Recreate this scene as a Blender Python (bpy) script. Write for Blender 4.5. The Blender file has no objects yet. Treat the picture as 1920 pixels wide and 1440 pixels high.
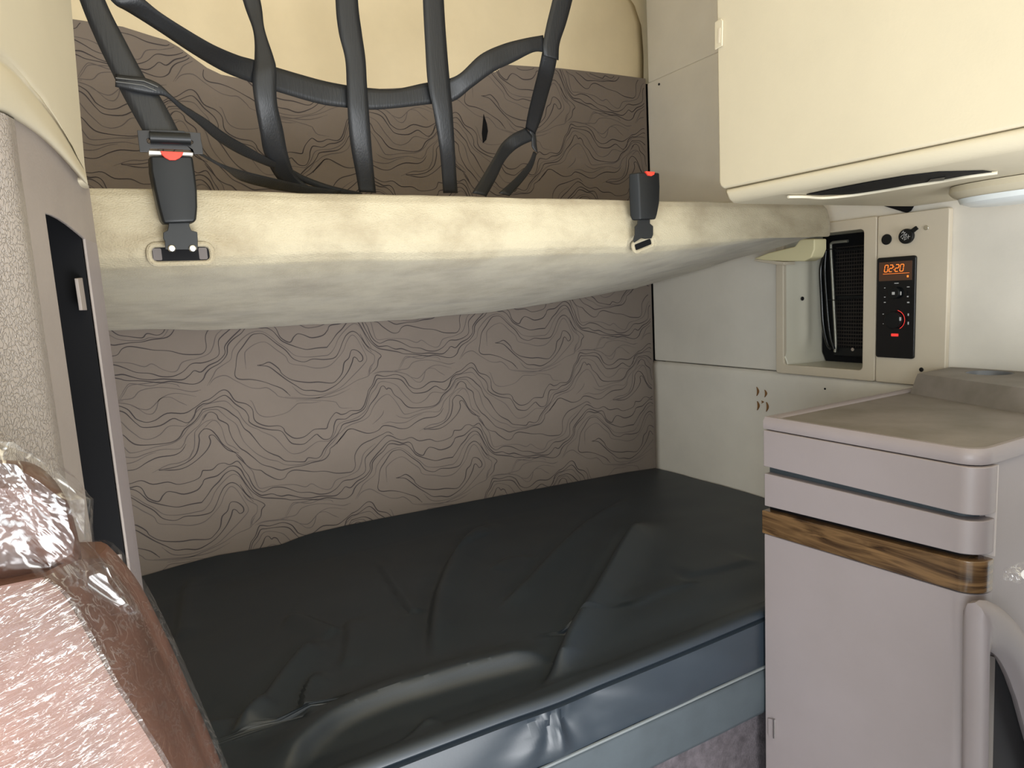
import bpy, bmesh, math, random
import numpy as np
from mathutils import Vector, noise as mnoise
random.seed(7)
sc = bpy.context.scene
# ---------------------------------------------------------------- camera
YAW, PITCH, ROLL, FPX = 28.848, 7.633, -3.197, 1272.78
CH = 1.45
def cam_axes():
    y, p, r = [math.radians(a) for a in (YAW, PITCH, ROLL)]
    f = Vector((math.sin(y)*math.cos(p), math.cos(y)*math.cos(p), -math.sin(p)))
    rt = Vector((math.cos(y), -math.sin(y), 0)); up = rt.cross(f)
    return math.cos(r)*rt+math.sin(r)*up, -math.sin(r)*rt+math.cos(r)*up, f
RT, UP, FW = cam_axes()
CAM = Vector((0, 0, CH))
cd = bpy.data.cameras.new('camera'); co = bpy.data.objects.new('camera', cd)
sc.collection.objects.link(co); sc.camera = co
cd.sensor_width = 36; cd.lens = FPX/1920*36; cd.clip_start = .02
from mathutils import Matrix
m = Matrix((RT, UP, -FW)).transposed().to_4x4(); m.translation = CAM; co.matrix_world = m
def ray(x, y): return FW+RT*((x-960)/FPX)-UP*((y-720)/FPX)
def at(x, y, X=None, Y=None, Z=None, P=None, N=None):
    r = ray(x, y)
    if X is not None: t = X/r.x
    elif Y is not None: t = Y/r.y
    elif Z is not None: t = (Z-CH)/r.z
    else: t = (Vector(P)-CAM).dot(N)/r.dot(N)
    return CAM+r*t
# ---------------------------------------------------------------- light
sc.view_settings.view_transform = 'Standard'; sc.view_settings.look = 'None'
sc.view_settings.gamma = 1; sc.view_settings.use_curve_mapping = False
sc.view_settings.exposure = 0.15
w = bpy.data.worlds.new('sky'); sc.world = w; w.use_nodes = True
w.node_tree.nodes['Background'].inputs[0].default_value = (.86, .95, 1, 1)
w.node_tree.nodes['Background'].inputs[1].default_value = 1.45
def area(name, loc, target, sx, sy, power, col):
    l = bpy.data.lights.new(name, 'AREA'); l.shape = 'RECTANGLE'; l.size = sx; l.size_y = sy
    l.energy = power; l.color = col
    o = bpy.data.objects.new(name, l); sc.collection.objects.link(o); o.location = loc
    o.rotation_euler = (Vector(target)-Vector(loc)).to_track_quat('-Z', 'Y').to_euler()
area('windshield_daylight', (.2, -1.5, 1.5), (.5, 1, 1.4), 1.9, .8, 6, (1, .93, .82))
area('low_front_fill', (.35, -1.4, .5), (.7, 1.3, 1.15), 1.5, .8, 74, (.97, .98, 1))  # invented low fill at the cab front, for bed side and bunk underside
area('door_window_daylight', (-1.0, -.6, 1.25), (1.7, .8, 1.3), .8, .7, 21, (.9, .96, 1))
area('warm_upper_fill', (.45, -.7, 2.28), (.55, .8, 1.7), .9, .5, 4, (1, .86, .6))  # invented warm fill standing in for light bounced off the headliner
sc.cycles.use_denoising = True
sc.cycles.max_bounces = 8
# ---------------------------------------------------------------- materials
MATS = {}
def mat(name, col, rough=.6, spec=.4, metal=0, vary=0, vscale=6, col2=None, bump=0, bscale=200, bkind='noise',
        bdist=.001, stretch=(1, 1, 1), sheen=0, emit=0, coat=0, band=(.35, .7)):
    if name in MATS: return MATS[name]
    M = bpy.data.materials.new(name); M.use_nodes = True; MATS[name] = M
    nt = M.node_tree; N = nt.nodes; L = nt.links; b = N['Principled BSDF']
    b.inputs['Base Color'].default_value = (*col, 1); b.inputs['Roughness'].default_value = rough
    b.inputs['Specular IOR Level'].default_value = spec; b.inputs['Metallic'].default_value = metal
    if sheen: b.inputs['Sheen Weight'].default_value = sheen; b.inputs['Sheen Roughness'].default_value = .4
    if coat: b.inputs['Coat Weight'].default_value = coat; b.inputs['Coat Roughness'].default_value = .12
    if emit: b.inputs['Emission Color'].default_value = (*col, 1); b.inputs['Emission Strength'].default_value = emit
    tc = N.new('ShaderNodeTexCoord'); mp = N.new('ShaderNodeMapping'); mp.inputs['Scale'].default_value = stretch
    L.new(tc.outputs['Object'], mp.inputs[0])
    if vary or col2:
        nz = N.new('ShaderNodeTexNoise'); nz.inputs['Scale'].default_value = vscale; nz.inputs['Detail'].default_value = 5
        nz.inputs['Roughness'].default_value = .6
        L.new(mp.outputs[0], nz.inputs[0])
        r = N.new('ShaderNodeValToRGB'); r.color_ramp.elements[0].position = band[0]; r.color_ramp.elements[1].position = band[1]
        c2 = col2 or tuple(c*(1-vary) for c in col)
        r.color_ramp.elements[0].color = (*col, 1); r.color_ramp.elements[1].color = (*c2, 1)
        L.new(nz.outputs[0], r.inputs[0]); L.new(r.outputs[0], b.inputs['Base Color'])
    if bump:
        if bkind == 'noise':
            t = N.new('ShaderNodeTexNoise'); t.inputs['Detail'].default_value = 4; out = t.outputs[0]
        else:
            t = N.new('ShaderNodeTexVoronoi'); t.feature = 'DISTANCE_TO_EDGE'; out = t.outputs[0]
        t.inputs['Scale'].default_value = bscale; L.new(mp.outputs[0], t.inputs[0])
        if bkind == 'voronoi':
            n2 = N.new('ShaderNodeTexNoise'); n2.inputs['Scale'].default_value = bscale*.6
            mx = N.new('ShaderNodeVectorMath'); mx.operation = 'MULTIPLY_ADD'
            mx.inputs[1].default_value = (.012,)*3
            L.new(mp.outputs[0], n2.inputs[0]); L.new(n2.outputs['Color'], mx.inputs[0]); L.new(mp.outputs[0], mx.inputs[2])
            L.new(mx.outputs[0], t.inputs[0])
            mr = N.new('ShaderNodeMapRange'); mr.inputs['From Max'].default_value = .12; L.new(out, mr.inputs[0]); out = mr.outputs[0]
        bp = N.new('ShaderNodeBump'); bp.inputs['Strength'].default_value = bump; bp.inputs['Distance'].default_value = bdist
        L.new(out, bp.inputs['Height']); L.new(bp.outputs[0], b.inputs['Normal'])
    return M
CREAM = mat('cream_plastic', (.63, .56, .415), .5, .35, vary=.05, vscale=5, bump=.25, bscale=260, bdist=.0006)
LINER = mat('cream_liner', (.80, .675, .45), .62, .3, vary=.1, vscale=4, bump=.25, bscale=150, bdist=.0008)
WALLV = mat('side_wall_vinyl', (.80, .755, .67), .55, .35, vary=.12, vscale=3, bump=.3, bscale=180, bdist=.0008)
PANELM = mat('beige_panel_plastic', (.66, .58, .455), .45, .4, vary=.05, bump=.2, bscale=300, bdist=.0005)
NICHE = mat('niche_cream_plastic', (.72, .68, .56), .4, .45)
TOPO = mat('taupe_quilt_fabric', (.205, .168, .14), .72, .3, vary=.12, vscale=3, bump=.3, bscale=400, bdist=.0006)
LINE = mat('printed_contour_ink', (.06, .05, .05), .8, .2)
LINE2 = mat('printed_contour_ink_pale', (.12, .10, .092), .8, .2)
PLUSH = mat('cream_plush_fabric', (.50, .44, .315), .95, .1, vscale=7, band=(.42, .72), col2=(.33, .275, .185), bump=.9, bscale=330, bdist=.0022, sheen=.25, stretch=(1, 1, 1.4))
VINYL = mat('navy_vinyl', (.018, .027, .038), .46, .7, vary=.15, vscale=5, bump=.15, bscale=350, bdist=.0005)
BASEV = mat('grey_base_vinyl', (.055, .068, .078), .6, .4, vary=.2, vscale=12, bump=.2, bscale=200)
CARPET = mat('grey_violet_carpet', (.12, .105, .115), .95, .1, vary=.5, vscale=40, bump=.8, bscale=250, bdist=.003)
DRES = mat('mauve_grey_plastic', (.31, .268, .272), .42, .45, vscale=5, col2=(.29, .25, .25), bump=.15, bscale=350, bdist=.0005)
DTOP = mat('worn_mauve_grey_top', (.25, .22, .20), .55, .35, vscale=7, col2=(.16, .143, .12), bump=.2, bscale=300, bdist=.0006)
TAUPE = mat('taupe_plastic', (.36, .31, .28), .55, .35, vary=.1, vscale=8, bump=.3, bscale=220)
LEATH = mat('grained_taupe_leather', (.38, .33, .29), .36, .5, vary=.06, vscale=10, bump=.7, bscale=230, bkind='voronoi', bdist=.0016, stretch=(1, 1, .75))
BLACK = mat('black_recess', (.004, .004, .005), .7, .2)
BPLAS = mat('black_plastic', (.008, .009, .010), .4, .32)
GLOSSB = mat('gloss_black_plastic', (.006, .007, .008), .15, .5)
STEEL = mat('dark_steel', (.03, .03, .032), .35, .5, metal=.5)
CHROME = mat('bright_steel', (.75, .74, .70), .22, .5, metal=1)
WEB = mat('black_webbing', (.013, .014, .016), .45, .42, bump=.6, bscale=420, bdist=.0008, stretch=(1, 1, .08))
RED = mat('red_plastic', (.85, .06, .035), .4, .4)
WHITE = mat('white_plastic', (.8, .78, .72), .4, .4)
LENS = mat('frosted_lens', (.82, .86, .86), .25, .5)
ORANGE = mat('orange_lit_segments', (1, .22, .03), .5, emit=1.2)
LCD = mat('brown_lcd', (.10, .05, .03), .25, .5)
REDL = mat('red_lit_mark', (.9, .05, .04), .5, emit=.5)
GREYI = mat('pale_print', (.55, .55, .55), .5)
RUST = mat('torn_brown_vinyl', (.22, .11, .04), .8, .2)
SEATL = mat('pink_brown_leather', (.16, .078, .055), .45, .25, vary=.55, vscale=9, bump=.3, bscale=150)
FOAM = mat('pale_yellow_plastic', (.80, .72, .44), .5, .35)

def wood():
    M = bpy.data.materials.new('walnut_wood_trim'); M.use_nodes = True; N = M.node_tree.nodes; L = M.node_tree.links
    b = N['Principled BSDF']; b.inputs['Roughness'].default_value = .25; b.inputs['Coat Weight'].default_value = .4
    b.inputs['Coat Roughness'].default_value = .1
    tc = N.new('ShaderNodeTexCoord'); mp = N.new('ShaderNodeMapping')
    mp.inputs['Rotation'].default_value = (math.radians(-9), 0, 0); mp.inputs['Scale'].default_value = (2.5, 2.5, 26)
    nz = N.new('ShaderNodeTexNoise'); nz.inputs['Scale'].default_value = 3.2; nz.inputs['Detail'].default_value = 8; nz.inputs['Distortion'].default_value = 1.2
    r = N.new('ShaderNodeValToRGB'); r.color_ramp.elements[0].position = .32; r.color_ramp.elements[1].position = .68
    r.color_ramp.elements[0].color = (.035, .018, .009, 1); r.color_ramp.elements[1].color = (.20, .115, .052, 1)
    L.new(tc.outputs['Object'], mp.inputs[0]); L.new(mp.outputs[0], nz.inputs[0]); L.new(nz.outputs[0], r.inputs[0]); L.new(r.outputs[0], b.inputs['Base Color'])
    return M
WOOD = wood()
def film(name, scale, rot, base, line, sharp, bstr, bdist, tint=(1, 1, 1)):
    """clear film: mostly see-through, with bright creases running along one direction"""
    M = bpy.data.materials.new(name); M.use_nodes = True; nt = M.node_tree; N = nt.nodes; L = nt.links
    N.remove(N['Principled BSDF']); out = N['Material Output']
    tc = N.new('ShaderNodeTexCoord'); mr0 = N.new('ShaderNodeMapping'); mr0.inputs['Rotation'].default_value = rot
    mp = N.new('ShaderNodeMapping'); mp.inputs['Scale'].default_value = scale
    L.new(tc.outputs['Object'], mr0.inputs[0]); L.new(mr0.outputs[0], mp.inputs[0])
    nz = N.new('ShaderNodeTexNoise'); nz.inputs['Scale'].default_value = 1; nz.inputs['Detail'].default_value = 4; nz.inputs['Roughness'].default_value = .6
    nz.inputs['Distortion'].default_value = .8
    L.new(mp.outputs[0], nz.inputs[0])
    rg = N.new('ShaderNodeMath'); rg.operation = 'SUBTRACT'; rg.inputs[1].default_value = .5; L.new(nz.outputs[0], rg.inputs[0])
    ab = N.new('ShaderNodeMath'); ab.operation = 'ABSOLUTE'; L.new(rg.outputs[0], ab.inputs[0])
    bp = N.new('ShaderNodeBump'); bp.inputs['Strength'].default_value = bstr; bp.inputs['Distance'].default_value = bdist
    L.new(nz.outputs[0], bp.inputs['Height'])
    # patches where the creases gather
    n2 = N.new('ShaderNodeTexNoise'); n2.inputs['Scale'].default_value = 14; n2.inputs['Detail'].default_value = 3; L.new(tc.outputs['Object'], n2.inputs[0])
    m2 = N.new('ShaderNodeMapRange'); m2.inputs['From Min'].default_value = .38; m2.inputs['From Max'].default_value = .62
    m2.inputs['To Min'].default_value = .25; m2.inputs['To Max'].default_value = 1; L.new(n2.outputs[0], m2.inputs[0])
    mr = N.new('ShaderNodeMapRange'); mr.inputs['From Min'].default_value = 0; mr.inputs['From Max'].default_value = sharp
    mr.inputs['To Min'].default_value = 1; mr.inputs['To Max'].default_value = 0; L.new(ab.outputs[0], mr.inputs[0])
    mu = N.new('ShaderNodeMath'); mu.operation = 'MULTIPLY'; L.new(mr.outputs[0], mu.inputs[0]); L.new(m2.outputs[0], mu.inputs[1])
    ml = N.new('ShaderNodeMath'); ml.operation = 'MULTIPLY_ADD'; ml.inputs[1].default_value = line; ml.inputs[2].default_value = base; L.new(mu.outputs[0], ml.inputs[0])
    g = N.new('ShaderNodeBsdfGlossy'); g.inputs['Roughness'].default_value = .2; g.inputs['Color'].default_value = (1, 1, 1, 1)
    L.new(bp.outputs[0], g.inputs['Normal'])
    d = N.new('ShaderNodeBsdfDiffuse'); d.inputs['Color'].default_value = (.8, .78, .76, 1); L.new(bp.outputs[0], d.inputs['Normal'])
    gd = N.new('ShaderNodeMixShader'); gd.inputs[0].default_value = .12; L.new(g.outputs[0], gd.inputs[1]); L.new(d.outputs[0], gd.inputs[2])
    t = N.new('ShaderNodeBsdfTransparent')
    mx = N.new('ShaderNodeMixShader'); L.new(ml.outputs[0], mx.inputs[0]); L.new(t.outputs[0], mx.inputs[1]); L.new(gd.outputs[0], mx.inputs[2])
    L.new(mx.outputs[0], out.inputs[0])
    return M
FILM = film('clear_stretch_film', (60, 60, 330), (0, .30, 0), .035, .5, .026, 1, .005)
FILMS = film('clear_side_film', (60, 60, 200), (0, -1.0, 0), .07, .45, .035, .6, .003)
FILM2 = film('loose_clear_film', (22, 22, 13), (0, .5, .3), .06, .55, .024, .8, .012)

# ---------------------------------------------------------------- helpers
C = sc.collection
def tag(o, label=None, cat=None, group=None, kind=None):
    if label: o['label'] = label
    if cat: o['category'] = cat
    if group: o['group'] = group
    if kind: o['kind'] = kind
    return o
def empty(name, loc, label, cat, group=None):
    o = bpy.data.objects.new(name, None); C.objects.link(o); o.location = loc; o.empty_display_size = .05
    return tag(o, label, cat, group)
def obj(name, vs, fs, mats, parent=None, bevel=0, seg=2, smooth=True, solid=0, sub=0, mi=None, flat=35):
    """Link one mesh object; vertices are given in world space."""
    off = Vector(parent.matrix_basis.translation) if parent else None
    p = parent
    if parent is not None:
        off = Vector((0, 0, 0)); q = parent
        while q is not None: off += Vector(q.location); q = q.parent
        vs = [Vector(v)-off for v in vs]
    me = bpy.data.meshes.new(name); me.from_pydata([tuple(v) for v in vs], [], fs); me.validate(); 
    if not isinstance(mats, (list, tuple)): mats = [mats]
    for m_ in mats: me.materials.append(m_)
    bm = bmesh.new(); bm.from_mesh(me)
    if mi is None: bmesh.ops.recalc_face_normals(bm, faces=bm.faces)
    bm.to_mesh(me); bm.free()
    if mi is not None:
        for f, i in zip(me.polygons, mi): f.material_index = i
    o = bpy.data.objects.new(name, me); C.objects.link(o)
    if parent is not None: o.parent = parent
    if smooth:
        for f in me.polygons: f.use_smooth = True
    if solid:
        s = o.modifiers.new('s', 'SOLIDIFY'); s.thickness = solid; s.offset = 0
    if bevel:
        b = o.modifiers.new('b', 'BEVEL'); b.width = bevel; b.segments = seg; b.limit_method = 'ANGLE'; b.angle_limit = math.radians(flat); b.harden_normals = False
    if sub:
        s = o.modifiers.new('ss', 'SUBSURF'); s.levels = sub; s.render_levels = sub
    if smooth and not sub:
        try: me.set_sharp_from_angle(angle=math.radians(40))
        except Exception: pass
        if bevel:
            wn = o.modifiers.new('wn', 'WEIGHTED_NORMAL'); wn.keep_sharp = False
    return o
class MB:
    def __init__(s): s.v = []; s.f = []
    def add(s, vs, fs):
        n = len(s.v); s.v += [Vector(v) for v in vs]; s.f += [tuple(i+n for i in f) for f in fs]
    def box(s, a, b):
        (x0, y0, z0), (x1, y1, z1) = a, b
        s.add([(x0, y0, z0), (x1, y0, z0), (x1, y1, z0), (x0, y1, z0), (x0, y0, z1), (x1, y0, z1), (x1, y1, z1), (x0, y1, z1)],
              [(0, 3, 2, 1), (4, 5, 6, 7), (0, 1, 5, 4), (1, 2, 6, 5), (2, 3, 7, 6), (3, 0, 4, 7)])
    def prism(s, pts, d):
        n = len(pts); d = Vector(d); pts = [Vector(p) for p in pts]
        s.add(pts+[p+d for p in pts], [tuple(range(n)), tuple(range(2*n-1, n-1, -1))]+[(i, (i+1) % n, (i+1) % n+n, i+n) for i in range(n)])
    def tube(s, pts, r, n=10, caps=True):
        pts = [Vector(p) for p in pts]; rr = r if isinstance(r, (list, tuple)) else [r]*len(pts)
        vs = []; fs = []; up = None
        for i, p in enumerate(pts):
            t = (pts[min(i+1, len(pts)-1)]-pts[max(i-1, 0)]).normalized()
            if up is None: up = t.orthogonal().normalized()
            up = (up-t*up.dot(t)).normalized(); sd = t.cross(up)
            for k in range(n):
                a = 2*math.pi*k/n; vs.append(p+(up*math.cos(a)+sd*math.sin(a))*rr[i])
        for i in range(len(pts)-1):
            for k in range(n): fs.append((i*n+k, i*n+(k+1) % n, (i+1)*n+(k+1) % n, (i+1)*n+k))
        if caps: fs.append(tuple(range(n-1, -1, -1))); fs.append(tuple(range((len(pts)-1)*n, len(pts)*n)))
        s.add(vs, fs)
    def build(s, name, m, parent=None, **k): return obj(name, s.v, s.f, m, parent, **k)
def box(name, a, b, m, parent=None, **k): M = MB(); M.box(a, b); return M.build(name, m, parent, **k)
def prism(name, pts, d, m, parent=None, **k): M = MB(); M.prism(pts, d); return M.build(name, m, parent, **k)
def grid(fn, nu, nv):
    vs = [fn(i/(nu-1), j/(nv-1)) for j in range(nv) for i in range(nu)]
    fs = [(j*nu+i, j*nu+i+1, (j+1)*nu+i+1, (j+1)*nu+i) for j in range(nv-1) for i in range(nu-1)]
    return vs, fs
def ring(name, outer, inner, d, m, parent=None, **k):
    """slab with a hole; outer and inner loops have the same vertex count"""
    n = len(outer); d = Vector(d); o = [Vector(p) for p in outer]; i_ = [Vector(p) for p in inner]
    vs = o+i_+[p+d for p in o]+[p+d for p in i_]; fs = []
    for a in range(n):
        b = (a+1) % n
        fs += [(a, b, n+b, n+a), (2*n+a, 3*n+a, 3*n+b, 2*n+b), (a, 2*n+a, 2*n+b, b), (n+a, n+b, 3*n+b, 3*n+a)]
    return obj(name, vs, fs, m, parent, **k)
def rrect(c, u, v, hu, hv, r, n=5):
    """rounded rectangle loop round c in directions u, v"""
    c, u, v = Vector(c), Vector(u), Vector(v); out = []
    for sx, sy, a0 in ((1, 1, 0), (-1, 1, 90), (-1, -1, 180), (1, -1, 270)):
        for k in range(n):
            a = math.radians(a0+90*k/(n-1)); out.append(c+u*(sx*(hu-r)+r*math.cos(a))+v*(sy*(hv-r)+r*math.sin(a)))
    return out
def catmull(P, n=6):
    P = [np.array(p, float) for p in P]; out = []
    Q = [2*P[0]-P[1]]+P+[2*P[-1]-P[-2]]
    for i in range(1, len(Q)-2):
        a, b, c, d = Q[i-1:i+3]
        for k in range(n):
            t = k/n; out.append(.5*((2*b)+(-a+c)*t+(2*a-5*b+4*c-d)*t*t+(-a+3*b-3*c+d)*t**3))
    out.append(P[-1]); return out
def disc(name, c, nrm, r, h, m, parent, n=28, bevel=0):
    c, nrm = Vector(c), Vector(nrm).normalized(); u = nrm.orthogonal().normalized(); v = nrm.cross(u)
    return prism(name, [c+u*r*math.cos(2*math.pi*k/n)+v*r*math.sin(2*math.pi*k/n) for k in range(n)], nrm*h, m, parent, bevel=bevel)
def smoothstep(a, b, x): t = min(max((x-a)/(b-a), 0), 1); return t*t*(3-2*t)

# ================================================================ the setting
XR = 1.73; YB = 2.0; ZC = 2.75
tag(box('floor', (-1.2, -1.8, -.05), (1.95, 2.1, 0), mat('pale_bounce_floor', (.50, .51, .50), .5, .5, vary=.1)), kind='structure')  # unseen floor, coloured pale to bounce light onto bunk underside and bed front
tag(box('ceiling', (-1.2, -1.1, ZC), (1.95, 2.1, ZC+.04), LINER), kind='structure')
tag(box('wall_left', (-1.2, .2, 0), (-1.15, 2.1, ZC), LINER), kind='structure')
wb = tag(box('wall_back', (-1.2, 2.03, 0), (1.95, 2.08, ZC), LINER), kind='structure')
# moulded cream liner behind the upper bunk, its right edge rounded
pts = [at(*p, Y=2.006) for p in [(1213, 175), (1213, 100), (1209, 45), (1196, 5), (1170, -30), (1120, -55)]]
pts = [Vector((p.x, 2.006, p.z)) for p in pts]
def liner(u, v):
    # gently bulging sheet
    i = v*(len(R_)-1); k = min(int(i), len(R_)-2); q = R_[k].lerp(R_[k+1], i-k)
    x = -1.14+(q.x+1.14)*u
    bul = .012*math.sin(math.pi*min(1, max(0, (x-.0)/1.5)))*smoothstep(1.95, 2.2, q.z)
    edge = .022*smoothstep(.975, 1, u)
    return Vector((x, 2.006-bul*.5+edge, q.z))
R_ = [Vector((pts[0].x, 0, 1.9))]+pts+[Vector((pts[-1].x, 0, ZC))]
v_, f_ = grid(liner, 70, 40)
obj('moulded_liner', v_, f_, LINER, wb, solid=.004)

# ---- fabric panel with the printed contour lines
TOPP = [(1226, 150), (1140, 138), (1050, 128), (960, 122), (915, 118), (893, 121), (880, 133), (862, 152), (800, 163), (700, 167), (600, 162), (500, 152), (450, 147), (415, 140), (388, 127), (362, 108), (335, 88), (312, 75), (290, 69), (230, 50), (150, 38), (80, 28)]
tp = [at(*p, Y=YB) for p in TOPP]; tp[0] = Vector((1.732, YB, tp[0].z+.001))
tp += [Vector((-.7, YB, 2.17))]
outl = [Vector((1.724, YB, .6))]+[Vector((min(p.x, 1.752 if p.z > 1.9 else p.x), YB, p.z)) for p in tp]+[Vector((-.7, YB, .6))]
outl[1].x = 1.724
def cw(crop, pl):
    x0, y0 = {'A': (380, 600), 'B': (380, 780), 'C': (640, 600), 'D': (640, 780)}[crop]
    out = []
    for u, v in pl:
        p = at(x0+u/6.857, y0+v/6.857, Y=YB); out.append((p.x, p.z))
    return out
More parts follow.
